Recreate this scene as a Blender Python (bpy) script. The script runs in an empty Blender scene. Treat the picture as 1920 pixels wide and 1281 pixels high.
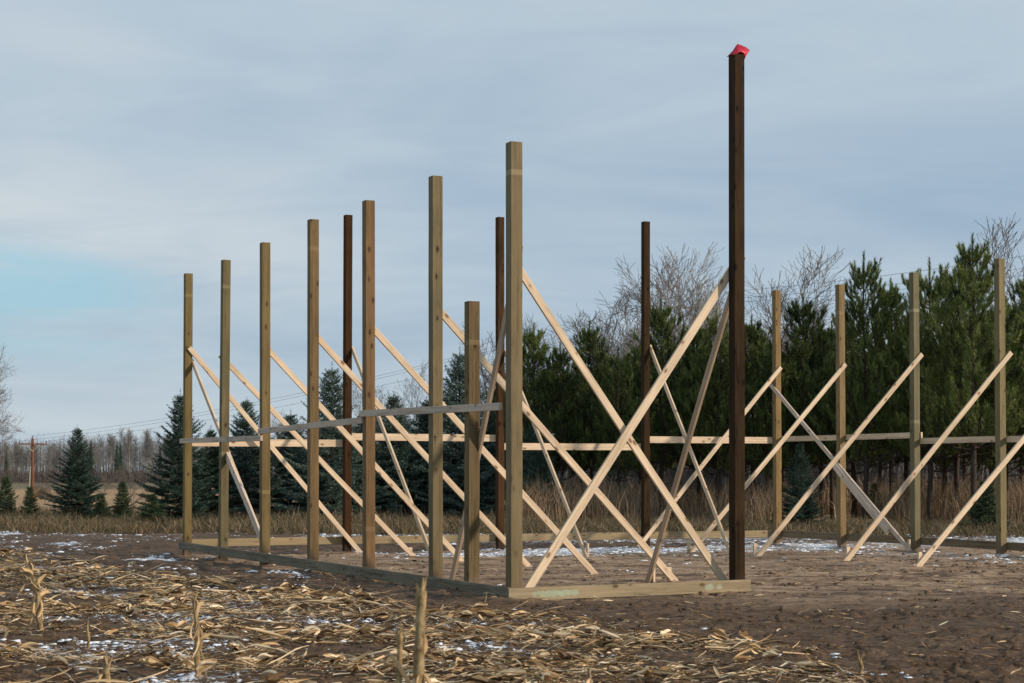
import bpy, math, random
import numpy as np
from mathutils import Vector, Matrix, Quaternion
R = math.radians
sc = bpy.context.scene
COL = sc.collection
rng = np.random.default_rng(7)
random.seed(7)

# ------------------------------------------------------------------ camera
cam = bpy.data.objects.new('camera', bpy.data.cameras.new('camera'))
COL.objects.link(cam)
cam.location = (0, 0, 1.5)
cam.rotation_euler = (R(90) + 0.02, 0, 0)
cam.data.sensor_width = 36
cam.data.lens = 36 * 3400 / 1920
cam.data.shift_y = 182.4 / 1920
cam.data.clip_start = 0.1
cam.data.clip_end = 9000
cam.data.dof.use_dof = True
cam.data.dof.focus_distance = 25
cam.data.dof.aperture_fstop = 5.6
sc.camera = cam

# ------------------------------------------------------------------ light
SUN_EL = R(21)
SUNH = Vector((0.94, -0.34, 0)).normalized()
sdir = (SUNH * math.cos(SUN_EL) + Vector((0, 0, math.sin(SUN_EL))))
sun = bpy.data.objects.new('sun', bpy.data.lights.new('sun', 'SUN'))
COL.objects.link(sun)
sun.data.energy = 3.7
sun.data.angle = R(2.0)
sun.data.color = (1.0, 0.87, 0.72)
sun.rotation_euler = sdir.to_track_quat('Z', 'Y').to_euler()
sun.location = sdir * 60

sc.view_settings.view_transform = 'Standard'
sc.view_settings.look = 'None'
sc.view_settings.exposure = 0.0
sc.view_settings.gamma = 1

class NT:
    """tiny node-tree writer"""
    def __init__(s, nt): s.nt = nt; s.L = nt.links
    def n(s, t, **k):
        nd = s.nt.nodes.new(t)
        for a, v in k.items(): setattr(nd, a, v)
        return nd
    def put(s, sock, v):
        if isinstance(v, bpy.types.NodeSocket): s.L.new(v, sock)
        elif v is not None:
            if hasattr(sock, 'default_value'):
                try: sock.default_value = v
                except Exception:
                    sock.default_value = tuple(v) + (1,)
    def math(s, op, a, b=None, c=None, clamp=False):
        nd = s.n('ShaderNodeMath', operation=op, use_clamp=clamp)
        s.put(nd.inputs[0], a); s.put(nd.inputs[1], b); s.put(nd.inputs[2], c)
        return nd.outputs[0]
    def vmath(s, op, a, b=None):
        nd = s.n('ShaderNodeVectorMath', operation=op)
        s.put(nd.inputs[0], a)
        if b is not None: s.put(nd.inputs[1], b)
        return nd.outputs[0]
    def noise(s, vec, scale, detail=4, rough=0.5, dist=0.0):
        nd = s.n('ShaderNodeTexNoise')
        s.put(nd.inputs['Vector'], vec); nd.inputs['Scale'].default_value = scale
        nd.inputs['Detail'].default_value = detail; nd.inputs['Roughness'].default_value = rough
        nd.inputs['Distortion'].default_value = dist
        return nd.outputs['Fac']
    def mapr(s, v, a, b, c=0.0, d=1.0, smooth=True):
        nd = s.n('ShaderNodeMapRange', interpolation_type='SMOOTHSTEP' if smooth else 'LINEAR')
        s.put(nd.inputs[0], v)
        for i, q in enumerate((a, b, c, d)): s.put(nd.inputs[i + 1], q)
        return nd.outputs[0]
    def mix(s, f, a, b, mode='MIX'):
        nd = s.n('ShaderNodeMix', data_type='RGBA', blend_type=mode)
        s.put(nd.inputs[0], f)
        for i, q in ((6, a), (7, b)):
            if isinstance(q, (tuple, list)): q = tuple(q)[:3] + (1,)
            s.put(nd.inputs[i], q)
        return nd.outputs[2]
    def ramp(s, f, stops):
        nd = s.n('ShaderNodeValToRGB'); s.put(nd.inputs[0], f)
        e = nd.color_ramp.elements
        while len(e) < len(stops): e.new(0.5)
        for el, (p, c) in zip(e, stops):
            el.position = p; el.color = tuple(c)[:3] + (1,)
        return nd.outputs[0]
    def mapping(s, vec, scale=(1, 1, 1), loc=(0, 0, 0), rot=(0, 0, 0)):
        nd = s.n('ShaderNodeMapping'); s.put(nd.inputs[0], vec)
        nd.inputs['Location'].default_value = loc; nd.inputs['Rotation'].default_value = rot
        nd.inputs['Scale'].default_value = scale
        return nd.outputs[0]
    def bump(s, h, strength=0.3, dist=0.01, normal=None):
        nd = s.n('ShaderNodeBump'); s.put(nd.inputs['Height'], h)
        nd.inputs['Strength'].default_value = strength; nd.inputs['Distance'].default_value = dist
        if normal is not None: s.put(nd.inputs['Normal'], normal)
        return nd.outputs[0]

# ------------------------------------------------------------------ sky
world = bpy.data.worlds.new('World'); sc.world = world
world.use_nodes = True
w = NT(world.node_tree)
for nd in list(world.node_tree.nodes): world.node_tree.nodes.remove(nd)
sky = w.n('ShaderNodeTexSky', sky_type='NISHITA', sun_disc=False)
sky.sun_elevation = SUN_EL
sky.sun_rotation = math.atan2(SUNH.x, SUNH.y)
sky.air_density = 1.0; sky.dust_density = 1.5; sky.ozone_density = 1.5
tc = w.n('ShaderNodeTexCoord')
dirv = tc.outputs['Generated']
sep = w.n('ShaderNodeSeparateXYZ'); w.put(sep.inputs[0], dirv)
X, Y, Z = sep.outputs
zc = w.math('MAXIMUM', Z, 0.0)
# the cloud layer seen on a high flat sheet: direction divided by its height
inv = w.math('DIVIDE', 1.0, w.math('ADD', zc, 0.13))
cx = w.math('MULTIPLY', X, inv); cy = w.math('MULTIPLY', Y, inv)
comb = w.n('ShaderNodeCombineXYZ'); w.put(comb.inputs[0], cx); w.put(comb.inputs[1], cy)
P = comb.outputs[0]
big = w.noise(w.mapping(P, (0.75, 0.7, 1), (3.1, 1.7, 0.4), (0, 0, 0.5)), 1.0, 4, 0.5, 0.5)
streak = w.noise(w.mapping(P, (1.3, 2.0, 1), (7.3, 2.0, 0), (0, 0, 0.5)), 1.3, 8, 0.62, 0.9)
cl = w.math('ADD', w.math('MULTIPLY', big, 0.78), w.math('MULTIPLY', streak, 0.22))
cloud = w.ramp(w.mapr(cl, 0.32, 0.66, smooth=False),
               [(0.0, (0.320, 0.435, 0.575)), (0.35, (0.392, 0.508, 0.630)), (0.65, (0.475, 0.580, 0.676)), (1.0, (0.575, 0.655, 0.715))])
# paler and slightly warm towards the horizon
hz = w.mapr(zc, 0.0, 0.11, 1.0, 0.0)
cloud = w.mix(w.math('MULTIPLY', hz, 0.55), cloud, (0.56, 0.645, 0.70))
# pale bank at low left and the clear gap under it
az = w.math('ARCTAN2', X, Y)
bank = w.math('MULTIPLY', w.mapr(az, -0.27, -0.02, 1.0, 0.0), w.mapr(w.math('ABSOLUTE', w.math('SUBTRACT', Z, 0.128)), 0.0, 0.055, 1.0, 0.0))
bank = w.math('MULTIPLY', bank, w.mapr(streak, 0.3, 0.6, 0.5, 1.0))
cloud = w.mix(w.math('MULTIPLY', bank, 0.85), cloud, (0.64, 0.70, 0.74))
gn = w.noise(w.mapping(dirv, (3.5, 3.5, 26), (0.2, 0, 0.35)), 1.6, 5, 0.55, 0.3)
edge = w.math('ADD', w.math('SUBTRACT', Z, 0.100), w.math('MULTIPLY', w.math('ADD', az, 0.21), 0.13))
gapm = w.math('MULTIPLY', w.mapr(w.math('ADD', edge, w.math('MULTIPLY', w.math('SUBTRACT', gn, 0.5), 0.035)), 0.006, 0.024, 1.0, 0.0),
              w.mapr(Z, 0.048, 0.088, 0.0, 1.0))
gapm = w.math('MULTIPLY', gapm, w.mapr(az, -0.24, -0.155, 1.0, 0.0))
gapm = w.math('MULTIPLY', gapm, w.mapr(gn, 0.36, 0.58, 0.15, 1.0))
skyc = w.vmath('SCALE', sky.outputs[0]); skyc.node.inputs['Scale'].default_value = 1.0
clear = w.mix(0.80, skyc, (3.5, 6.6, 8.1))
bgs = w.vmath('SCALE', cloud); bgs.node.inputs['Scale'].default_value = 10.0
final = w.mix(w.math('MULTIPLY', gapm, 0.75), bgs, clear)
final = w.mix(0.06, final, sky.outputs[0])
bg = w.n('ShaderNodeBackground'); w.put(bg.inputs[0], final); bg.inputs[1].default_value = 0.1
wo = w.n('ShaderNodeOutputWorld'); w.put(wo.inputs[0], bg.outputs[0])

# ------------------------------------------------------------------ helpers
def tag(o, label=None, cat=None, group=None, kind=None):
    if label: o['label'] = label
    if cat: o['category'] = cat
    if group: o['group'] = group
    if kind: o['kind'] = kind
    return o

def empty(name, loc=(0, 0, 0), rz=0.0):
    o = bpy.data.objects.new(name, None); COL.objects.link(o)
    o.location = loc; o.rotation_euler = (0, 0, rz); o.empty_display_size = 0.3
    return o

def mesh_obj(name, V, F, mat, parent=None, smooth=False, mats=None, midx=None):
    me = bpy.data.meshes.new(name)
    V = np.asarray(V, dtype=np.float32)
    if isinstance(F, np.ndarray):
        k = F.shape[1]
        me.vertices.add(len(V)); me.vertices.foreach_set('co', V.ravel())
        me.loops.add(F.size); me.loops.foreach_set('vertex_index', F.astype(np.int32).ravel())
        me.polygons.add(len(F))
        me.polygons.foreach_set('loop_start', np.arange(0, F.size, k, dtype=np.int32))
        me.update(calc_edges=True)
    else:
        me.from_pydata([tuple(v) for v in V.tolist()], [], F)
    me.materials.append(mat)
    if smooth: me.polygons.foreach_set('use_smooth', [True] * len(me.polygons))
    me.update()
    o = bpy.data.objects.new(name, me); COL.objects.link(o)
    if parent is not None: o.parent = parent
    return o

def copy_tree(o, parent=None):
    c = o.copy(); COL.objects.link(c); c.parent = parent
    for ch in KIDS.get(o.name, []):
        k = ch.copy(); COL.objects.link(k); k.parent = c
    return c
KIDS = {}

def hash2(ix, iy, s):
    h = (ix.astype(np.int64) * 374761393 + iy.astype(np.int64) * 668265263 + s * 1442695041) & 0x7fffffff
    h = ((h ^ (h >> 13)) * 1274126177) & 0x7fffffff
    h = (h ^ (h >> 16)) & 0xffffff
    return h / float(0xffffff)

def vnoise(x, y, s=0):
    ix = np.floor(x); iy = np.floor(y); fx = x - ix; fy = y - iy
    ux = fx * fx * (3 - 2 * fx); uy = fy * fy * (3 - 2 * fy)
    a = hash2(ix, iy, s); b = hash2(ix + 1, iy, s); c = hash2(ix, iy + 1, s); d = hash2(ix + 1, iy + 1, s)
    return (a + (b - a) * ux) * (1 - uy) + (c + (d - c) * ux) * uy

def fbm(x, y, oct=4, s=0, gain=0.5):
    t = 0; a = 1; n = 0
    for i in range(oct):
        t = t + a * vnoise(x, y, s + i * 17); n += a
        x = x * 2.03 + 11.3; y = y * 2.03 + 5.7; a *= gain
    return t / n

def sstep(a, b, x):
    t = np.clip((x - a) / (b - a), 0, 1); return t * t * (3 - 2 * t)

# ------------------------------------------------------------------ the lie of the land
TH = math.atan2(1594, 3400)
D1 = np.array((-math.sin(TH), math.cos(TH)))      # along the side walls, away from the camera
D2 = np.array((math.cos(TH), math.sin(TH)))       # along the end walls, to the right
C0 = np.array((0.02, 21.3))
BAY = 2.44; LEN = 6 * BAY; WID = 13.34
def wpt(a, b, z=0.0):
    p = C0 + D1 * a + D2 * b
    return Vector((p[0], p[1], z))
def ab(x, y):
    dx = x - C0[0]; dy = y - C0[1]
    return dx * D1[0] + dy * D1[1], dx * D2[0] + dy * D2[1]

def base_z(x, y):
    x = np.asarray(x, float); y = np.asarray(y, float)
    a, b = ab(x, y)
    z = -0.06 * sstep(6, 14, a) * (1 - sstep(40, 60, y)) + 0.03 * sstep(6, 0, np.abs(a - 2)) * (1 - sstep(3, 9, np.abs(b - 2)))
    far = np.interp(y, [-50, 68, 127, 200, 260, 350, 420, 480, 3000], [0, 0, -0.7, -1.3, -1.5, 0.0, 0.6, 1.2, 6])
    return z + far

def masks(x, y):
    """pad, field residue density, snow density, grass"""
    a, b = ab(x, y)
    inside = sstep(-0.9, 0.3, a) * sstep(LEN + 0.8, LEN - 0.2, a) * sstep(-0.5, 0.3, b)
    pad = np.maximum(inside, 0.75 * sstep(-3.5, -1.0, a + 0.6 * (fbm(x * .5, y * .5, 3, 5) - .5) * 4) * sstep(0.5, 4, b) * sstep(LEN + 1, LEN, a))
    # edge of the corn field: a ragged line from front right to far left
    bx = np.interp(y, [10, 13, 15.3, 17, 18.4, 20, 22.2, 24.3, 26.8, 36.7, 44], [3.4, 2.9, 2.5, 1.5, .5, -1.0, -2.0, -3.3, -5.1, -9.8, -14.5])
    e = bx - x + (fbm(x * .7, y * .7, 3, 31) - .5) * 1.6
    field = sstep(-0.1, 0.7, e)
    grass = sstep(46.5, 49.0, y + (fbm(x * .35, y * .35, 3, 77) - .5) * 3.5 + x * 0.10)
    # snow
    n = fbm(x * .9, y * .9, 3, 91)
    sn = 0.0 * x
    strip_b = sstep(1.0, -0.4, np.abs(a - (LEN - 1.2)) - 1.5) * sstep(0.5, 5.0, b)
    strip_r = sstep(0.8, -0.3, np.abs(b - (WID - 0.7)) - 0.9) * sstep(0, 4, a + 9) * 0.9
    sn = np.maximum(sn, strip_b * (0.42 + .6 * n)); sn = np.maximum(sn, strip_r * 0.6 * sstep(-8, -2, a - 8))
    sn = np.maximum(sn, sstep(39, 42.5, y + x * .1) * sstep(-.1, .1, np.maximum(a - LEN, -b - 1)) * (0.60 - .16 * sstep(-4, -7, x)) * (1 - grass * .8) * (.75 + .5 * n))
    out = sstep(-0.1, -0.6, b) * sstep(-4.0, -0.6, b) * sstep(-1, 0.5, a)
    sn = np.maximum(sn, out * 0.30 + out * 0.55 * sstep(.52, .66, n))
    sn = np.maximum(sn, (0.22 + 0.38 * sstep(.50, .64, n)) * sstep(0.6, -0.6, b) * (1 - grass))
    sn = np.maximum(sn, 0.46 * sstep(.50, .62, n) * field * (1 - grass)) * (1 - .6 * sstep(1.6, 3.5, x) * sstep(17, 15, y))
    sn = np.maximum(sn, 0.42 * sstep(.60, .68, fbm(x * .55, y * 1.2, 3, 12)) * (1 - grass) * sstep(3.5, 9, a + b * 0.3))
    sn = np.maximum(sn, 0.20 * sstep(47, 50, y) * sstep(54, 50, y))
    return pad, field, sn, grass

HEAPS = [(14.61, 0), (12.18, 0), (9.69, 0), (7.24, 0), (4.81, 0), (2.37, 0), (1.26, 0), (0, 0), (0, 3.07), (LEN, 3.23), (LEN, 6.57), (LEN, 9.99),
         (LEN, WID), (LEN - 2.41, WID), (LEN - 4.89, WID), (LEN - 7.42, WID)]
def heap(x, y):
    a, b = ab(x, y); h = 0
    for i, (pa, pb) in enumerate(HEAPS):
        da = a - pa - .05 * (i % 3 - 1); db = b - pb + .12
        h = np.maximum(h, np.exp(-(da * da / .30 + db * db / .16)))
    return h
def rough_z(x, y, pad, field, grass):
    f1 = fbm(x * 1.1, y * 1.6, 3, 1) - .5
    f2 = fbm(x * 2.6, y * 9.0, 4, 2, .6) - .5
    rid = 1 - np.abs(2 * fbm(x * 2.2 + y * .2, y * 9.5, 4, 3, .6) - 1)
    cl = fbm(x * 8, y * 17, 3, 9, .6)
    clod = sstep(.55, .8, cl) * sstep(.42, .60, fbm(x * .5, y * 2.6, 4, 19, .6)) * 1.3
    near = sstep(60, 40, y)
    z = f1 * 0.07 * (1 - pad * .75) + f2 * (0.07 - 0.045 * pad) + (rid - .75) * (0.05 + 0.0 * pad) + clod * (0.035 - 0.020 * pad)
    # tyre ruts across the graded soil, with pressed lugs and thrown-up edges
    v = y + .16 * x + 1.6 * (fbm(x * .10, y * .12, 2, 55) - .5)
    ph = (v / 1.55) % 1.0
    rut = sstep(.10, .04, np.abs(ph - .30)) + sstep(.10, .04, np.abs(ph - .74)); edge_ = sstep(.05, .0, np.abs(np.abs(ph - .30) - .13)) + sstep(.05, .0, np.abs(np.abs(ph - .74) - .13))
    lug = (np.sin((x - .5 * ph) * 2 * np.pi / .19) > .1) * 1.0
    rm = sstep(.40, .58, fbm(x * .16 + 4, y * .5, 3, 56)) * (1 - field) * sstep(45, 40, y)
    z = z + rm * (edge_ * (.020 + .03 * (fbm(x * 6, y * 6, 2, 57) - .4)) - rut * (.022 + .014 * lug))
    hp = heap(x, y)
    return z * near + hp * (.045 + .09 * (fbm(x * 9, y * 9, 3, 71) - .5))

def ground_z(x, y):
    x = np.asarray(x, float); y = np.asarray(y, float)
    p, f, s, g = masks(x, y)
    return base_z(x, y) + rough_z(x, y, p, f, g)

# ------------------------------------------------------------------ materials
def new_mat(name, rough=0.8, spec=0.3):
    m = bpy.data.materials.new(name); m.use_nodes = True
    t = NT(m.node_tree)
    b = m.node_tree.nodes['Principled BSDF']
    b.inputs['Roughness'].default_value = rough
    b.inputs['Specular IOR Level'].default_value = spec
    return m, t, b

def ground_mat():
    m, t, b = new_mat('soil', 0.85, 0.25)
    g = t.n('ShaderNodeNewGeometry').outputs['Position']
    def at(n):
        a = t.n('ShaderNodeAttribute', attribute_name=n); return a.outputs['Fac']
    pad, snow, grass, fld = at('pad'), at('snow'), at('grass'), at('field')
    n1 = t.noise(g, 0.9, 5, 0.6)
    n2 = t.noise(t.mapping(g, (1.6, 7, 4)), 2.2, 7, 0.65, 0.3)
    n3 = t.noise(t.mapping(g, (9, 28, 20)), 1.5, 5, 0.7)
    mud = t.ramp(t.math('ADD', t.math('MULTIPLY', n2, .6), t.math('MULTIPLY', n3, .4)),
                 [(0.38, (0.046, 0.026, 0.014)), (0.49, (0.128, 0.078, 0.045)), (0.64, (0.250, 0.162, 0.098))])
    n4 = t.noise(t.mapping(g, (.55, 3.6, 1), rot=(0, 0, .06)), 1.0, 5, .6, .4)
    tan = t.ramp(t.math('ADD', t.math('MULTIPLY', n4, .55), t.math('MULTIPLY', t.math('ADD', t.math('MULTIPLY', n2, .65), t.math('MULTIPLY', n3, .35)), .45)),
                 [(0.41, (0.085, 0.050, 0.028)), (0.47, (0.245, 0.158, 0.095)), (0.53, (0.44, 0.298, 0.188)), (0.66, (0.55, 0.39, 0.255))])
    c = t.mix(pad, mud, tan)
    c = t.mix(t.math('MULTIPLY', t.mapr(n1, .35, .65), .35), c, t.mix(1.0, c, (0.75, 0.68, 0.62), 'MULTIPLY'))
    # trampled straw specks
    sp = t.mapr(t.noise(t.mapping(g, (9, 40, 12), rot=(0, 0, 0.4)), 2.2, 4, 0.6), .60, .68)
    c = t.mix(t.math('MULTIPLY', sp, t.math('MULTIPLY', fld, 0.55)), c, (0.27, 0.185, 0.10))
    # dead grass and hay stubble further off
    ge = t.noise(t.mapping(g, (.05, .09, 1)), 1.0, 6, 0.65)
    gf = t.noise(t.mapping(g, (.8, 3.0, 1)), 1.0, 5, 0.6)
    gc = t.ramp(t.math('ADD', t.math('MULTIPLY', ge, .5), t.math('MULTIPLY', gf, .5)),
                [(0.36, (0.25, 0.155, 0.075)), (0.5, (0.43, 0.265, 0.13)), (0.66, (0.52, 0.35, 0.19))])
    sy = t.n('ShaderNodeSeparateXYZ'); t.put(sy.inputs[0], g)
    verge = t.mapr(sy.outputs[1], 52, 66, 1.0, 0.0)
    gc = t.mix(verge, gc, t.ramp(gf, [(0.35, (0.075, 0.062, 0.035)), (0.65, (0.19, 0.145, 0.085))]))
    pas = t.mapr(sy.outputs[1], 290, 310, 0.0, 1.0)
    gc = t.mix(t.math('MULTIPLY', pas, .75), gc, (0.105, 0.105, 0.062))
    c = t.mix(grass, c, gc)
    # snow caught between the clods
    ns = t.noise(t.mapping(g, (6, 9, 9)), 1.7, 6, 0.72, 0.2)
    ns2 = t.noise(t.mapping(g, (1.3, 2.6, 1)), 1.0, 3, 0.5)
    nn = t.math('ADD', t.math('MULTIPLY', ns, .75), t.math('MULTIPLY', ns2, .25))
    thr = t.math('SUBTRACT', 0.74, t.math('MULTIPLY', snow, 0.34))
    sm = t.mapr(t.math('SUBTRACT', nn, thr), 0.0, 0.018)
    c = t.mix(sm, c, (0.84, 0.87, 0.92))
    t.put(b.inputs['Base Color'], c)
    t.put(b.inputs['Roughness'], t.mapr(n3, .3, .7, .70, .95))
    hh = t.math('ADD', t.math('ADD', t.math('MULTIPLY', n2, 1.4), t.math('MULTIPLY', n3, .7)), t.math('MULTIPLY', sm, .2))
    t.put(b.inputs['Normal'], t.bump(hh, 0.9, 0.05))
    return m

def wood_mat(name, base, dark, bands=(), blotch=None, saw=0.0, groove=False, knots=0.8, rough=0.75, spots=(), ksize=1.0):
    m, t, b = new_mat(name, rough, 0.25 if base[0] > .1 else 0.06)
    tcn = t.n('ShaderNodeTexCoord').outputs['Object']
    rnd = t.n('ShaderNodeObjectInfo').outputs['Random']
    off = t.n('ShaderNodeCombineXYZ')
    t.put(off.inputs[0], t.math('MULTIPLY', rnd, 37.0)); t.put(off.inputs[1], t.math('MULTIPLY', rnd, 91.0)); t.put(off.inputs[2], t.math('MULTIPLY', rnd, 53.0))
    v = t.vmath('ADD', tcn, off.outputs[0])
    warp = t.noise(t.mapping(v, (2, 2, .9)), 1.3, 3, .5)
    wv = t.n('ShaderNodeCombineXYZ'); t.put(wv.inputs[0], t.math('MULTIPLY', warp, .05)); t.put(wv.inputs[1], t.math('MULTIPLY', warp, .05))
    v2 = t.vmath('ADD', v, wv.outputs[0])
    fine = t.noise(t.mapping(v2, (150, 150, 3.0)), 1.0, 3, 0.6)
    mid = t.noise(t.mapping(v2, (38, 38, .55)), 1.0, 3, 0.55)
    low = t.noise(t.mapping(v, (6, 6, 1.5)), 1.0, 4, 0.6)
    g = t.math('ADD', t.math('ADD', t.math('MULTIPLY', fine, .26), t.math('MULTIPLY', mid, .40)), t.math('MULTIPLY', low, .34))
    lt = tuple(min(1, q * 1.28) for q in base)
    c = t.ramp(g, [(0.38, dark), (0.50, base), (0.62, lt)])
    if blotch:
        bn = t.mapr(t.noise(t.mapping(v, (4, 4, 1.0)), 1.0, 4, .6), .48, .62)
        c = t.mix(t.math('MULTIPLY', bn, .55), c, blotch)
    c = t.mix(t.math('MULTIPLY', t.math('FRACT', t.math('MULTIPLY', rnd, 7.31)), .22), c, dark)
    # knots
    vo = t.n('ShaderNodeTexVoronoi', feature='F1'); t.put(vo.inputs['Vector'], t.mapping(v2, (8, 8, 4.2))); vo.inputs['Scale'].default_value = 1.0
    vo.inputs['Randomness'].default_value = 1.0
    kd = t.math('ADD', vo.outputs['Distance'], t.math('MULTIPLY', t.math('SUBTRACT', fine, .5), .08))
    sc_ = t.n('ShaderNodeSeparateColor'); t.put(sc_.inputs[0], vo.outputs['Color'])
    pick = t.mapr(sc_.outputs[0], 0.30, 0.42)
    kn = t.math('MULTIPLY', t.mapr(kd, 0.13 * ksize, 0.20 * ksize, 1.0, 0.0), pick)
    halo = t.math('MULTIPLY', t.mapr(kd, 0.16, 0.36, 1.0, 0.0), pick)
    kc = tuple(q * 0.35 for q in dark)
    c = t.mix(t.math('MULTIPLY', halo, knots * .45), c, dark)
    c = t.mix(t.math('MULTIPLY', kn, knots), c, (kc[0] * 1.3, kc[1], kc[2] * .8))
    sx = t.n('ShaderNodeSeparateXYZ'); t.put(sx.inputs[0], tcn)
    if saw:
        sp = t.n('ShaderNodeCombineXYZ')
        t.put(sp.inputs[2], t.math('ADD', sx.outputs[2], t.math('MULTIPLY', t.math('ADD', sx.outputs[0], sx.outputs[1]), .35)))
        wvn = t.n('ShaderNodeTexWave', wave_type='BANDS', bands_direction='Z'); t.put(wvn.inputs[0], sp.outputs[0])
        wvn.inputs['Scale'].default_value = 13; wvn.inputs['Distortion'].default_value = 2.0; wvn.inputs['Detail'].default_value = 2
        c = t.mix(t.math('MULTIPLY', wvn.outputs['Fac'], saw), c, tuple(q * .55 for q in base))
    ck = t.noise(t.mapping(v2, (95, 95, 1.1)), 1.0, 2, .5)
    c = t.mix(t.mapr(ck, .66, .70, 0.0, .55 if name != 'pale_pine' else .3), c, tuple(q * .4 for q in dark))
    for bz, bh, bs in bands:      # pale strapping marks
        bm = t.mapr(t.math('ABSOLUTE', t.math('SUBTRACT', sx.outputs[2], bz)), bh * .8, bh, bs, 0.0)
        c = t.mix(bm, c, tuple(min(1, q * 1.75 + .03) for q in base))
    for sz, sw in spots:      # pale mint mould
        dz = t.math('DIVIDE', t.math('SUBTRACT', sx.outputs[2], sz), sw)
        dx = t.math('DIVIDE', sx.outputs[0], .045)
        dd = t.math('ADD', t.math('POWER', t.math('ABSOLUTE', dz), 2.0), t.math('POWER', t.math('ABSOLUTE', dx), 2.0))
        dd = t.math('ADD', dd, t.math('MULTIPLY', t.math('SUBTRACT', t.noise(t.mapping(v, (20, 20, 14)), 1.0, 4, .65), .5), 2.6))
        c = t.mix(t.mapr(dd, .3, 1.1, .75, 0.0), c, (0.36, 0.42, 0.29))
    if name == 'treated_post':
        mudf = t.math('MULTIPLY', t.mapr(t.math('ADD', sx.outputs[2], t.math('MULTIPLY', low, -.35)), .30, .52, 1.0, 0.0), .7)
        c = t.mix(mudf, c, (0.17, 0.115, 0.075) if base[0] > .1 else (0.05, 0.033, 0.022))
    hgt = g
    if groove:
        gx = t.math('ABSOLUTE', t.math('SUBTRACT', t.math('ABSOLUTE', sx.outputs[0]), 0.0235))
        gm = t.mapr(gx, 0.0012, 0.0035, 1.0, 0.0)
        c = t.mix(t.math('MULTIPLY', gm, .75), c, tuple(q * .35 for q in dark))
    t.put(b.inputs['Base Color'], c)
    t.put(b.inputs['Normal'], t.bump(hgt, 0.5, 0.004))
    return m

def island_mat(name, stops, rough=0.7, spec=0.25, noise_scale=None, transl=0.0, grey=None):
    m, t, b = new_mat(name, rough, spec)
    ri = t.n('ShaderNodeNewGeometry').outputs['Random Per Island']
    f = ri
    if noise_scale:
        p = t.n('ShaderNodeNewGeometry').outputs['Position']
        nz = t.noise(p, noise_scale, 3, .6)
        f = t.math('ADD', t.math('MULTIPLY', ri, .45), t.math('MULTIPLY', t.mapr(nz, .3, .7, smooth=False), .55))
        f = t.math('ADD', f, t.math('MULTIPLY', t.math('SUBTRACT', t.n('ShaderNodeObjectInfo').outputs['Random'], .5), .28))
    c = t.ramp(f, stops)
    t.put(b.inputs['Base Color'], c)
    if transl:
        tr = t.n('ShaderNodeBsdfTranslucent'); t.put(tr.inputs[0], c)
        mx = t.n('ShaderNodeMixShader'); mx.inputs[0].default_value = transl
        t.put(mx.inputs[1], b.outputs[0]); t.put(mx.inputs[2], tr.outputs[0])
        t.put(t.nt.nodes['Material Output'].inputs[0], mx.outputs[0])
    return m

def bark_mat(name, c1, c2, scale=6, zs=1.5):
    m, t, b = new_mat(name, 0.9, 0.15)
    o = t.n('ShaderNodeTexCoord').outputs['Object']
    n = t.noise(t.mapping(o, (scale, scale, zs)), 2.0, 5, .65)
    t.put(b.inputs['Base Color'], t.ramp(n, [(0.32, c1), (0.65, c2)]))
    t.put(b.inputs['Normal'], t.bump(n, .6, .02))
    return m

M_SOIL = ground_mat()
M_PINE = wood_mat('pale_pine', (0.665, 0.505, 0.345), (0.47, 0.33, 0.205), knots=.9, ksize=1.0)
M_PINEG = wood_mat('weathered_pine', (0.62, 0.49, 0.38), (0.42, 0.31, 0.23), knots=.6)
M_PINE_SHADE = wood_mat('shaded_pine', (0.40, 0.285, 0.19), (0.25, 0.17, 0.11), knots=.6)  # brace pine with shade painted into its colour, for braces seen from the shaded side
M_GIRT = wood_mat('grey_pine', (0.53, 0.415, 0.32), (0.34, 0.255, 0.19), knots=.6)
M_SKIRT = wood_mat('treated_board', (0.32, 0.235, 0.132), (0.20, 0.14, 0.07), blotch=(0.27, 0.22, 0.12), knots=.7)
M_SKIRTG = wood_mat('grey_treated_board', (0.225, 0.182, 0.120), (0.090, 0.070, 0.045), blotch=(0.155, 0.135, 0.095), knots=.6)
M_SKIRTM = wood_mat('mould_marked_board', (0.31, 0.240, 0.145), (0.20, 0.150, 0.082), knots=.8, spots=((.52, .26), (.72, .10), (.84, .08), (2.72, .07), (2.86, .05)))
M_SKIRTB = wood_mat('brown_treated_board', (0.20, 0.145, 0.085), (0.11, 0.075, 0.045), knots=.6)

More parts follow.
